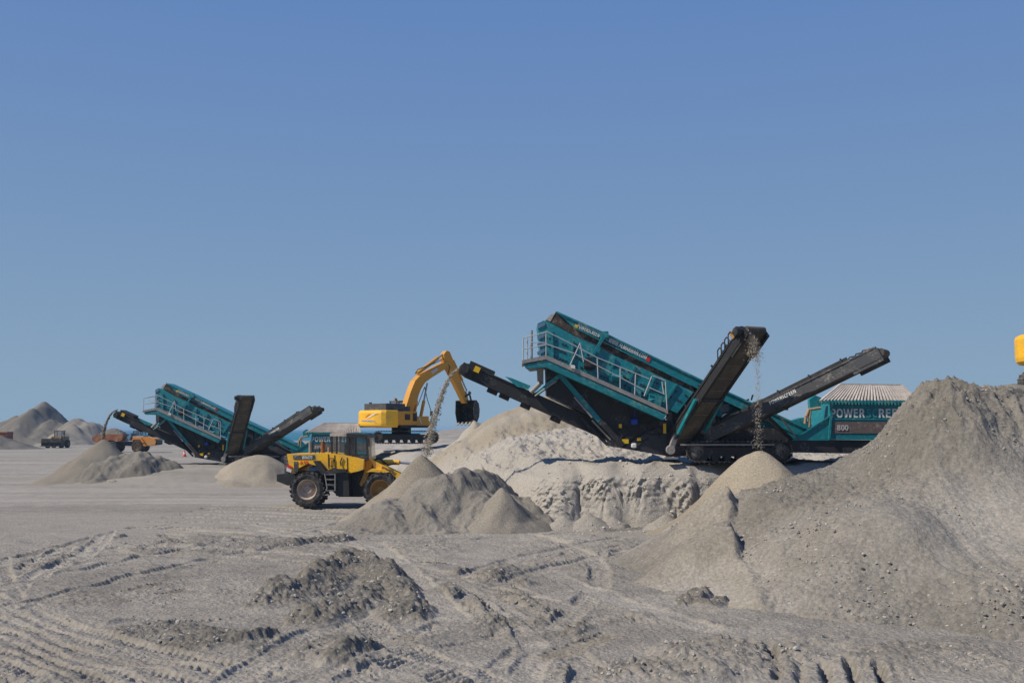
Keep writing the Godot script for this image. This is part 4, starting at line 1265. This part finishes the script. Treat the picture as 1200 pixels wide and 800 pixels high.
	for s in [-1.0, 1.0]:
		var lc := obj("boom_cylinder", _cyl(pb * Vector3(1.5, 1.55, 0.42 * s), pb * Vector3(1.95, 3.3, 0.42 * s), 0.13), M.boomyellow, t)
		obj("piston_rod", _cyl(pb * Vector3(1.95, 3.3, 0.42 * s), pb * Vector3(2.3, 4.7, 0.42 * s), 0.07), M.chrome, lc)
	var ac := obj("stick_cylinder", _cyl(pb * Vector3(1.6, 5.45, 0), pb * Vector3(3.85, 6.8, 0), 0.15), M.boomyellow, t)
	obj("piston_rod", _cyl(pb * Vector3(3.85, 6.8, 0), pb * Vector3(4.5, 7.18, 0), 0.08), M.chrome, ac)
	var stick := PackedVector2Array()
	for q in [[4.3, 7.1], [4.6, 7.4], [4.95, 7.35], [5.35, 6.7], [5.75, 5.9], [7.1, 3.55], [7.0, 3.2], [6.75, 3.2], [5.1, 5.5], [4.65, 6.1], [4.35, 6.6]]: stick.append(Vector2(q[0], q[1]))
	mb = MB.new()
	mb.ext(stick, -0.22, 0.22, pb)
	obj("stick", mb, M.boomyellow, t)
	var bc := obj("bucket_cylinder", _cyl(pb * Vector3(5.5, 6.7, 0), pb * Vector3(6.6, 5.1, 0), 0.12), M.boomyellow, t)
	obj("piston_rod", _cyl(pb * Vector3(6.6, 5.1, 0), pb * Vector3(7.15, 4.25, 0), 0.07), M.chrome, bc)
	for s in [-1.0, 1.0]: beam("bucket_link", pb * Vector3(6.7, 3.75, 0.28 * s), pb * Vector3(7.35, 4.1, 0.28 * s), 0.07, 0.16, M.bucket, t)
	for s in [-1.0, 1.0]: beam("bucket_link", pb * Vector3(7.2, 4.2, 0.2 * s), pb * Vector3(7.5, 3.35, 0.2 * s), 0.07, 0.14, M.bucket, t)
	# bucket: curved shell open towards the machine, turned a little so that its mouth shows
	var bk := pb * Basis(Vector3.UP, deg_to_rad(22))
	var bo := pb * Vector3(7.05, 3.3, 0)
	var back := [[-0.25, 0.1], [0.35, 0.15], [0.85, -0.1], [1.05, -0.6], [0.95, -1.15], [0.6, -1.55], [0.1, -1.75]]
	mb = MB.new()
	for k in back.size() - 1:
		var a := Vector3(back[k][0], back[k][1], 0); var b := Vector3(back[k + 1][0], back[k + 1][1], 0)
		mb.obox(bo + bk * ((a + b) / 2), bk * (b - a) * 0.52, bk * Vector3(-(b - a).y, (b - a).x, 0).normalized() * 0.03, bk.z * 0.8)
	for s in [-1.0, 1.0]:
		var side := PackedVector2Array()
		for q in back: side.append(Vector2(q[0], q[1]))
		side.append(Vector2(-0.3, -0.9))
		mb.ext(side, 0.78 * s, 0.82 * s, bk, bo)
	var bu := obj("bucket", mb, M.bucket, t)
	for k in 5:
		mb = MB.new()
		var zz := lerpf(-0.68, 0.68, k / 4.0)
		mb.bar(bo + bk * Vector3(0.2, -1.66, zz), bo + bk * Vector3(-0.15, -1.88, zz), 0.14, 0.09)
		obj("tooth", mb, M.teeth, bu)
	return t

func _cyl(a: Vector3, b: Vector3, r: float) -> MB:
	var mb := MB.new()
	mb.tube(a, b, r, r, 10)
	return mb

# ---------------------------------------------------------------- wheel loader, side on
var lroot := Vector3.ZERO
func Lp(px: float, py: float, z: float) -> Vector3:
	return W(px, py, 50.0 - z) - lroot
func lplate(called: String, pts: Array, z0: float, z1: float, mat: Material, parent: Node) -> MeshInstance3D:
	var o := PackedVector2Array()
	for p in pts:
		var q := Lp(p[0], p[1], maxf(z0, z1))
		o.append(Vector2(q.x, q.y))
	var mb := MB.new()
	mb.ext(o, z0, z1)
	return obj(called, mb, mat, parent)

func build_loader() -> Node3D:
	lroot = W(400, 592, 50)
	var t := thing("wheel_loader", "yellow wheel loader with dark glazed cab driving behind the tan sand cone", "wheel loader", lroot, deg_to_rad(-5))
	for z in [1.12, -1.12]:
		wheel(t, Lp(363, 573.5, z), 0.86, 0.66, Vector3(0, 0, 1), M.rim)
		wheel(t, Lp(450, 573.5, z), 0.86, 0.66, Vector3(0, 0, 1), M.rimdust)
	lplate("rear_bumper", [[325, 556], [345, 555], [349, 560], [345, 569], [338, 569], [325, 564]], -1.3, 1.3, M.black, t)
	lplate("rear_frame", [[340, 553], [432, 551], [434, 578], [425, 582], [398, 582], [380, 566], [340, 562]], -0.55, 0.62, M.black, t)
	var hood := lplate("engine_hood", [[336.5, 532], [386, 530.5], [388, 553], [380, 556], [374, 546], [362, 543], [350, 549], [346, 556], [341, 555]], -0.95, 1.0, M.yellow, t)
	lplate("hood_strip", [[344, 533.5], [370, 533], [370.5, 538], [344.5, 538.5]], 1.0, 1.02, M.grey, hood)
	lettering(hood, "WA470", Lp(361, 535.8, 1.03), Vector3.RIGHT, Vector3.UP, 0.52, 0.17, M.white)
	lettering(hood, "A18", Lp(357, 542, 1.02), Vector3.RIGHT, Vector3.UP, 0.42, 0.16, M.redletters)
	lplate("side_grille", [[345, 541], [350, 541], [350, 553], [345, 554]], 1.0, 1.02, M.grey, hood)
	lplate("rear_grille", [[332.5, 535], [337, 533], [340, 554], [333.5, 556]], -0.85, 0.9, M.grey, t)
	lplate("warning_board", [[337.5, 544], [343, 547], [342, 550], [336.5, 547]], 0.93, 1.05, M.red, t)
	lplate("warning_board", [[336.5, 547.5], [342.5, 550.5], [341.5, 554], [336, 552]], 0.93, 1.05, M.white, t)
	for q in [[363.2, 517, 531, 0.075, M.galv], [378.5, 517, 531, 0.10, M.amber], [385.5, 524, 531, 0.06, M.rim]]:
		rod("exhaust_stack" if q[0] < 370 else ("air_cleaner" if q[0] < 380 else "filler_cap"), Lp(q[0], q[1], 0.35), Lp(q[0], q[2], 0.35), q[3], q[4], t, 10)
	lplate("side_body", [[386, 530.5], [409, 534], [429, 538], [428, 550], [422, 552], [408, 555], [388, 549]], -1.0, 1.05, M.yellow, t)
	mb_lines(t)
	lplate("rear_fender", [[369, 540], [375, 540], [384, 552], [392, 549], [408, 550], [408, 553], [384, 556], [379, 556]], 0.75, 1.4, M.black, t)
	lplate("fuel_tank", [[396, 554], [411, 554], [412, 581], [396, 581]], 0.62, 1.25, M.black, t)
	for y in [555.0, 561.0, 567.5, 574.0]:
		lplate("step", [[384, y], [396, y], [396, y + 1.5], [384, y + 1.5]], 1.0, 1.4, M.steel, t)
	rod("step_rail", Lp(383, 555, 1.38), Lp(386, 572, 1.38), 0.03, M.galv, t)
	rod("step_rail", Lp(386, 572, 1.38), Lp(381, 580, 1.38), 0.03, M.galv, t)
	rod("step_rail", Lp(381, 580, 1.38), Lp(388, 580, 1.38), 0.03, M.galv, t)
	rod("step_rail", Lp(395.5, 555, 1.38), Lp(395.5, 574, 1.38), 0.03, M.galv, t)
	rod("hand_rail", Lp(371, 528, 0.95), Lp(371, 541, 0.95), 0.025, M.black, t)
	rod("hand_rail", Lp(375.5, 524, 0.95), Lp(375.5, 541, 0.95), 0.025, M.black, t)
	# cab
	var cab := lplate("cab_glass", [[390, 511], [432, 512], [434, 538], [428, 540], [409, 536], [390, 531]], -0.78, 0.84, M.glass, t)
	lplate("cab_roof", [[388, 508], [392, 506.5], [408, 507], [408, 511], [388, 511]], -0.85, 0.92, M.rim, cab)
	lplate("cab_roof", [[408, 508], [430, 508.5], [433.5, 511], [432, 513], [408, 512]], -0.85, 0.92, M.black, cab)
	for q in [[[390, 510], [390.5, 532], 0.09], [[396.5, 510], [396, 532], 0.07], [[409.5, 510], [409.5, 536], 0.16], [[415.5, 511], [415.5, 538], 0.1], [[431.5, 511], [433.5, 539], 0.1]]:
		for z in [0.86, -0.80]: beam("cab_post", Lp(q[0][0], q[0][1], z), Lp(q[1][0], q[1][1], z), 0.08, q[2], M.black, cab)
	lplate("cab_seat", [[404, 520], [410, 520], [411, 533], [420, 533], [420, 537], [404, 535]], -0.3, 0.3, M.black, cab)
	lplate("cab_sill", [[409, 534.5], [434, 538], [428, 541], [409, 538]], -0.8, 0.87, M.black, cab)
	var mb := MB.new()
	mb.box(Lp(434.5, 518, 1.15), Vector3(0.1, 0.4, 0.2)); mb.tube(Lp(432, 513, 0.8), Lp(434.5, 514, 1.15), 0.02)
	obj("mirror", mb, M.black, t)
	# front frame and loading arms
	lplate("front_frame", [[432, 548], [462, 552], [462, 578], [430, 580], [424, 572], [428, 560]], -0.5, 0.5, M.black, t)
	lplate("arm_tower", [[432, 537], [440, 538], [436, 550], [430, 564], [425, 570], [423, 567], [428, 555]], 0.5, 0.68, M.boomyellow, t)
	lplate("arm_tower", [[432, 537], [440, 538], [436, 550], [430, 564], [425, 570], [423, 567], [428, 555]], -0.68, -0.5, M.boomyellow, t)
	for z in [0.55, -0.75]:
		var arm := lplate("loading_arm", [[438, 539], [443, 541], [470, 554], [490, 566], [508, 580], [505, 586], [484, 572], [464, 559], [440, 547]], z, z + 0.2, M.yellow, t)
		if z > 0: lettering(arm, "KOMATSU", Lp(457.5, 551, 0.77), (Lp(470, 557, 0.8) - Lp(443, 544.5, 0.8)).normalized(), Vector3(0.4, 0.9, 0).normalized(), 0.72, 0.16, M.grey)
	for z in [0.9, -0.9]:
		lplate("front_fender", [[432, 553], [438, 549], [452, 550], [458, 553], [452, 553.5], [438, 552.5]], z - 0.25, z + 0.25, M.yellow, t)
	var tc := obj("tilt_cylinder", _cyl(Lp(440, 541, 0), Lp(469, 541.5, 0), 0.13), M.yellow, t)
	obj("piston_rod", _cyl(Lp(469, 541.5, 0), Lp(490, 543, 0), 0.07), M.chrome, tc)
	lplate("bell_crank", [[487, 540], [493, 541], [500, 572], [495, 574]], -0.12, 0.12, M.boomyellow, t)
	mb = MB.new()
	mb.path([Lp(436, 540, 0.3), Lp(446, 537, 0.3), Lp(456, 545, 0.3), Lp(466, 542, 0.3)], 0.04, 6)
	obj("hydraulic_hose", mb, M.black, t)
	var bk := [[508, 566], [504, 578], [506, 588], [516, 591], [540, 591]]
	mb = MB.new()
	for k in bk.size() - 1:
		var a := Lp(bk[k][0], bk[k][1], 0); var b := Lp(bk[k + 1][0], bk[k + 1][1], 0)
		mb.obox((a + b) / 2, (b - a) * 0.52, Vector3(-(b - a).y, (b - a).x, 0).normalized() * 0.03, Vector3(0, 0, 1.5))
	for s in [-1.5, 1.5]:
		var sidep := PackedVector2Array()
		for q in bk:
			var w := Lp(q[0], q[1], 0)
			sidep.append(Vector2(w.x, w.y))
		mb.ext(sidep, s - 0.03, s + 0.03)
	obj("loading_bucket", mb, M.bucket, t)
	return t

func mb_lines(t: Node3D) -> void:   # door seams and handles on the loader's flank
	for q in [[386.5, 532, 387, 549], [394, 533, 394.5, 549], [409, 536, 409.5, 552]]:
		beam("panel_seam", Lp(q[0], q[1], 1.06), Lp(q[2], q[3], 1.06), 0.02, 0.04, M.black, t)
	var mb := MB.new()
	mb.path([Lp(388, 537, 1.1), Lp(393, 537, 1.1), Lp(393, 546, 1.1), Lp(388, 546, 1.1), Lp(388, 537, 1.1)], 0.02, 5)
	mb.path([Lp(403, 536, 1.1), Lp(401, 541, 1.1), Lp(402, 546, 1.1)], 0.03, 5)
	obj("door_handle", mb, M.black, t)

# ---------------------------------------------------------------- far vehicles
func build_hauler() -> void:
	var d := 166.0
	var o := W(152, 526.3, d)
	o.y = ground_h(o.x, d)
	var t := thing("dump_truck", "orange articulated dump truck with rusty loaded body on the far flat", "dump truck", o, deg_to_rad(-6))
	var k := 0.142
	for z in [1.15, -1.15]:
		wheel(t, Vector3(-17.5 * k, 0.95, z), 0.95, 0.7, Vector3(0, 0, 1), M.rimdust, false, 0.5)
		wheel(t, Vector3(-29.5 * k, 0.95, z), 0.95, 0.7, Vector3(0, 0, 1), M.rimdust, false, 0.5)
		wheel(t, Vector3(13.0 * k, 0.95, z), 0.95, 0.7, Vector3(0, 0, 1), M.rimdust, false, 0.5)
	var P2 := func(pts: Array) -> PackedVector2Array:
		var r := PackedVector2Array()
		for p in pts: r.append(Vector2(p[0] * k, p[1] * k))
		return r
	for e in [["dump_body", [[-41, 14], [-36, 11], [-27, 12], [-20, 14.5], [-8, 13], [-5, 15], [-4, 21], [-34, 21.5], [-42, 17]], 1.45, M.rust],
			["chassis", [[-36, 9], [18, 7], [20, 11], [0, 13], [-36, 12]], 0.5, M.black],
			["engine_hood", [[10, 9], [22, 7.5], [34, 9], [35, 13], [33, 16], [21, 18.5], [9, 18], [8, 12]], 1.15, M.orange],
			["cab_frame", [[6, 17.5], [19, 18.2], [19, 19.5], [6, 19]], 0.95, M.grid],
			["cab_roof", [[6, 24], [15.5, 24], [16, 25.3], [6, 25.3]], 0.95, M.grey],
			["front_grille", [[34, 9], [36, 9.5], [36, 14], [34, 14.5]], 1.0, M.black],
			["hoist_panel", [[-3.5, 14], [2, 14], [4.5, 20], [4, 22.5], [0, 19]], 1.0, M.bluegrey],
			["front_fender", [[7, 12], [9, 15.5], [17, 15.5], [20, 11.5], [22, 12], [18, 17], [8, 17]], 1.5, M.orange]]:
		var mb := MB.new()
		mb.ext(P2.call(e[1]), -e[2], e[2])
		obj(e[0], mb, e[3], t)
	var mb := MB.new()
	mb.ext(P2.call([[6.3, 19.4], [16.5, 19.4], [15, 24], [6.3, 24]]), -0.9, 0.9)
	var cab := obj("cab_glass", mb, M.glass, t)
	mb = MB.new()
	for x in [6.5, 11.0, 16.0]:
		for z in [-0.9, 0.9]: mb.bar(Vector3(x * k, 19.4 * k, z), Vector3((x - (0.8 if x > 12 else 0.0)) * k, 24 * k, z), 0.09, 0.09)
	obj("cab_post", mb, M.black, cab)
	mb = MB.new()
	mb.tube(Vector3(36 * k, 12 * k, 1.0), Vector3(41 * k, 11.5 * k, 1.0), 0.04); mb.tube(Vector3(40 * k, 12 * k, -1), Vector3(40 * k, 15 * k, -1), 0.05)
	mb.box(Vector3(40 * k, 12.5 * k, 1.0), Vector3(0.2, 0.5, 0.25))
	obj("mirror_arm", mb, M.black, t)
	# heaped load
	var P := PackedVector3Array(); var C := PackedColorArray()
	for j in 24:
		for i in 48:
			var u := i / 47.0 * 2 - 1; var v := j / 23.0 * 2 - 1
			var h := 1.05 * (1 - u * u) * (1 - v * v) + 0.15 * nz.get_noise_2d(u * 900, v * 500)
			P.append(Vector3((-21 + 16 * u) * k, 20.6 * k + h, -v * 1.38))
			C.append(MID.lerp(DAMP, clampf(0.5 + nz.get_noise_2d(u * 500, v * 500), 0, 1)))
	obj("sand_load", grid_mesh(P, C, 48, 24, PackedByteArray()), M.sand, t)

func build_far_loader() -> void:
	var d := 205.0
	var o := W(67, 522, d)
	o.y = ground_h(o.x, d)
	var t := thing("wheel_loader", "small dusty brown loader seen end on before the far stockpiles", "wheel loader", o, deg_to_rad(4))
	for x in [-1.35, 1.35]:
		for z in [1.6, -1.6]: wheel(t, Vector3(x, 0.85, z), 0.85, 0.7, Vector3(1, 0, 0), M.rimdust, false, 0.5)
	var prof := PackedVector2Array()
	for q in [[0.0, 1.9], [0.9, 1.95], [1.0, 1.2], [0.7, 0.55], [1.9, 0.45], [0.6, 0.38], [0.0, 0.9]]: prof.append(Vector2(q[0], q[1]))
	var mb := MB.new()
	mb.ext(prof, -1.95, 1.95, Basis(Vector3(0, 0, 1), Vector3.UP, Vector3(-1, 0, 0)), Vector3(0, 0, 2.6))
	obj("loading_bucket", mb, M.bucket, t)
	mb = MB.new()
	mb.cbox(Vector3(0, 1.6, -1.2), Vector3(2.2, 1.5, 4.2), 0.12)
	obj("body", mb, M.rimdust, t)
	for x in [-0.9, 0.9]: beam("loading_arm", Vector3(x, 2.2, 0.6), Vector3(x, 1.0, 2.9), 0.22, 0.4, M.rimdust, t)
	mb = MB.new()
	mb.box(Vector3(0.35, 2.75, 0.1), Vector3(1.5, 1.4, 1.5))
	var cab := obj("cab_glass", mb, M.glass, t)
	mb = MB.new()
	for x in [-0.4, 1.1]:
		for z in [-0.65, 0.85]: mb.bar(Vector3(x, 2.0, z), Vector3(x, 3.5, z), 0.1, 0.1)
	mb.box(Vector3(0.35, 3.52, 0.1), Vector3(1.7, 0.12, 1.7))
	obj("cab_frame", mb, M.grey, cab)
	mb = MB.new()
	mb.box(Vector3(1.55, 3.0, 0.9), Vector3(0.3, 0.5, 0.1)); mb.tube(Vector3(1.1, 3.2, 0.85), Vector3(1.5, 3.2, 0.9), 0.03)
	obj("mirror", mb, M.black, t)

func build_far_hopper() -> void:
	var d := 205.0
	var o := W(2, 515, d)
	o.y = ground_h(o.x, d)
	var t := thing("rusty_hopper", "rusty brown slatted hopper behind the dark wedge of sand", "hopper", o)
	var mb := MB.new()
	mb.cbox(Vector3(-1.0, 2.2, 0), Vector3(5.2, 2.2, 2.6), 0.08)
	obj("bin", mb, M.rust, t)
	for y in [1.3, 1.9, 2.5, 3.1]:
		beam("rib", Vector3(-3.6, y, 1.36), Vector3(1.65, y, 1.36), 0.12, 0.14, M.rust, t)
	for x in [-3.2, 1.3]:
		for z in [-1.1, 1.1]: beam("leg", Vector3(x, 0, z), Vector3(x, 1.2, z), 0.25, 0.25, M.bucket, t)

func build_cone_marker() -> void:
	var d := 140.0
	var o := W(216, 526, d)
	o.y = ground_h(o.x, d)
	var t := thing("traffic_cone", "small orange traffic cone standing alone on the far sand flat", "traffic cone", o)
	var mb := MB.new()
	mb.lathe([[0.26, 0.04], [0.05, 0.95], [0.0, 0.95]], Vector3.ZERO, Vector3.UP, 12)
	obj("cone_body", mb, M.redletters, t)
	mb = MB.new()
	mb.box(Vector3(0, 0.02, 0), Vector3(0.6, 0.04, 0.6))
	obj("cone_base", mb, M.black, t)
	mb = MB.new()
	mb.lathe([[0.185, 0.40], [0.135, 0.62]], Vector3.ZERO, Vector3.UP, 12)
	obj("reflective_band", mb, M.white, t)

# ---------------------------------------------------------------- main
func _ready() -> void:
	rng.seed = 20240611
	# camera
	var cam := Camera3D.new()
	cam.name = "camera"
	cam.fov = rad_to_deg(2.0 * atan(400.0 / F))
	cam.near = 0.1
	cam.far = 20000.0
	add_child(cam)
	cam.position = Vector3(0, CAM_H, 0)
	cam.rotation.x = th
	cam.current = true
	# sky, haze and exposure
	var env := Environment.new()
	env.background_mode = Environment.BG_SKY
	var sky := Sky.new()
	var sm := ProceduralSkyMaterial.new()
	sm.sky_top_color = Color.from_rgba8(68, 113, 186)
	sm.sky_horizon_color = Color.from_rgba8(141, 168, 189)
	sm.sky_curve = 0.27
	sm.ground_bottom_color = Color.from_rgba8(120, 116, 110)
	sm.ground_horizon_color = Color.from_rgba8(141, 168, 189)
	sm.ground_curve = 0.02
	sm.sun_angle_max = 2.0
	sky.sky_material = sm
	env.sky = sky
	env.background_energy_multiplier = 1.0
	env.tonemap_mode = Environment.TONE_MAPPER_LINEAR
	env.tonemap_exposure = 1.0
	env.sdfgi_enabled = true
	env.ssao_enabled = true
	env.ssil_enabled = true
	env.fog_enabled = true
	env.fog_light_color = Color.from_rgba8(141, 168, 189)
	env.fog_density = 0.00025
	var we := WorldEnvironment.new()
	we.name = "environment"
	we.environment = env
	add_child(we)
	# sun: high on the left, a little behind the camera
	var sun := DirectionalLight3D.new()
	sun.name = "sun"
	sun.light_energy = 1.5
	sun.light_color = Color(1.0, 0.96, 0.9)
	sun.light_angular_distance = 0.5
	sun.shadow_enabled = true
	add_child(sun)
	var el := deg_to_rad(45)
	var az := deg_to_rad(19)
	var towards := Vector3(-cos(el) * cos(az), sin(el), cos(el) * sin(az))
	sun.look_at_from_position(towards * 100.0, Vector3.ZERO, Vector3.UP)

	nz = noise_of(0.01, 101, 3)
	nw = noise_of(0.01, 202, 2)
	nr = noise_of(0.01, 303, 3)
	nr.fractal_type = FastNoiseLite.FRACTAL_RIDGED
	materials()
	print("materials ", Time.get_ticks_msec())
	build_marks()
	print("marks ", Time.get_ticks_msec())
	build_ground()
	print("ground ", Time.get_ticks_msec())
	build_mound()
	build_piles()
	print("piles ", Time.get_ticks_msec())
	build_clods()
	print("clods ", Time.get_ticks_msec())

	# machines
	var s1 := build_screener()
	var s2: Node3D = s1.duplicate()
	s2.name = numbered("screening_machine")
	add_child(s2)
	var p2 := W(279, 545, 76.0)
	s2.position = p2
	s2.set_meta("label", "farther dark teal mobile screening machine standing beyond the yellow wheel loader")
	var ep := W(470, 519.4, 77.0)
	var e1 := build_excavator(ep)
	var e2: Node3D = e1.duplicate()
	e2.name = numbered("excavator")
	add_child(e2)
	var ep2 := W(1188, 462, 42.0)
	e2.position = Vector3(ep2.x + 3.95, ep2.y + 0.08, -42.0)
	e2.rotation.y = deg_to_rad(-48)
	e2.set_meta("label", "yellow excavator whose counterweight juts out above the huge grey mound")
	for c in e2.get_children():
		if c.name.begins_with("track") or c.name.begins_with("sprocket") or c.name.begins_with("idler") or c.name.begins_with("roller"):
			c.rotation.y = deg_to_rad(40)   # its tracks lie along the body
			c.position = Basis(Vector3.UP, deg_to_rad(48)) * Vector3(-0.75, 0, 0)
	e2.get_node("mirror").free()
	for c in e2.get_node("counterweight").get_children(): c.free()
	lettering(e2.get_node("counterweight"), "eD", Basis(Vector3.UP, deg_to_rad(48)) * Vector3(-2.75, 2.0, 1.585), Basis(Vector3.UP, deg_to_rad(48)).x, Vector3.UP, 0.5, 0.34, M.redletters)
	build_loader()
	build_hauler()
	build_far_loader()
	build_far_hopper()
	build_cone_marker()
	# falling material
	stream("falling_gravel", "arc of gravel pouring off the tail conveyor onto the tan cone", [W(539, 430, 42), W(531, 437, 42), W(523, 449, 42), W(515, 470, 42), W(508, 495, 42), W(503, 515, 42), W(499, 533, 42)], 0.085, 2600, 0.008, 0.036, 0.1)
	stream("falling_stones", "thin curtain of stones dropping from the steep side conveyor", [W(884, 394, 36.9), W(887, 412, 36.8), W(888, 440, 36.7), W(888, 480, 36.6), W(889, 527, 36.6)], 0.075, 900, 0.006, 0.022, 0.1)
	stream("head_stones", "dense stones tumbling over the head of the steep side conveyor", [W(878, 388, 36.75), W(880, 396, 36.7), W(884, 408, 36.7), W(886, 420, 36.7)], 0.12, 1100, 0.008, 0.026, 0.1)
	stream("falling_sand", "thin dark arc of sand from the farther screener's tail conveyor", [W(137, 480, 76), W(131, 483, 76), W(126, 491, 76), W(122, 501, 76), W(120, 514, 76)], 0.04, 900, 0.02, 0.06, 0.7)
	print("done ", Time.get_ticks_msec())
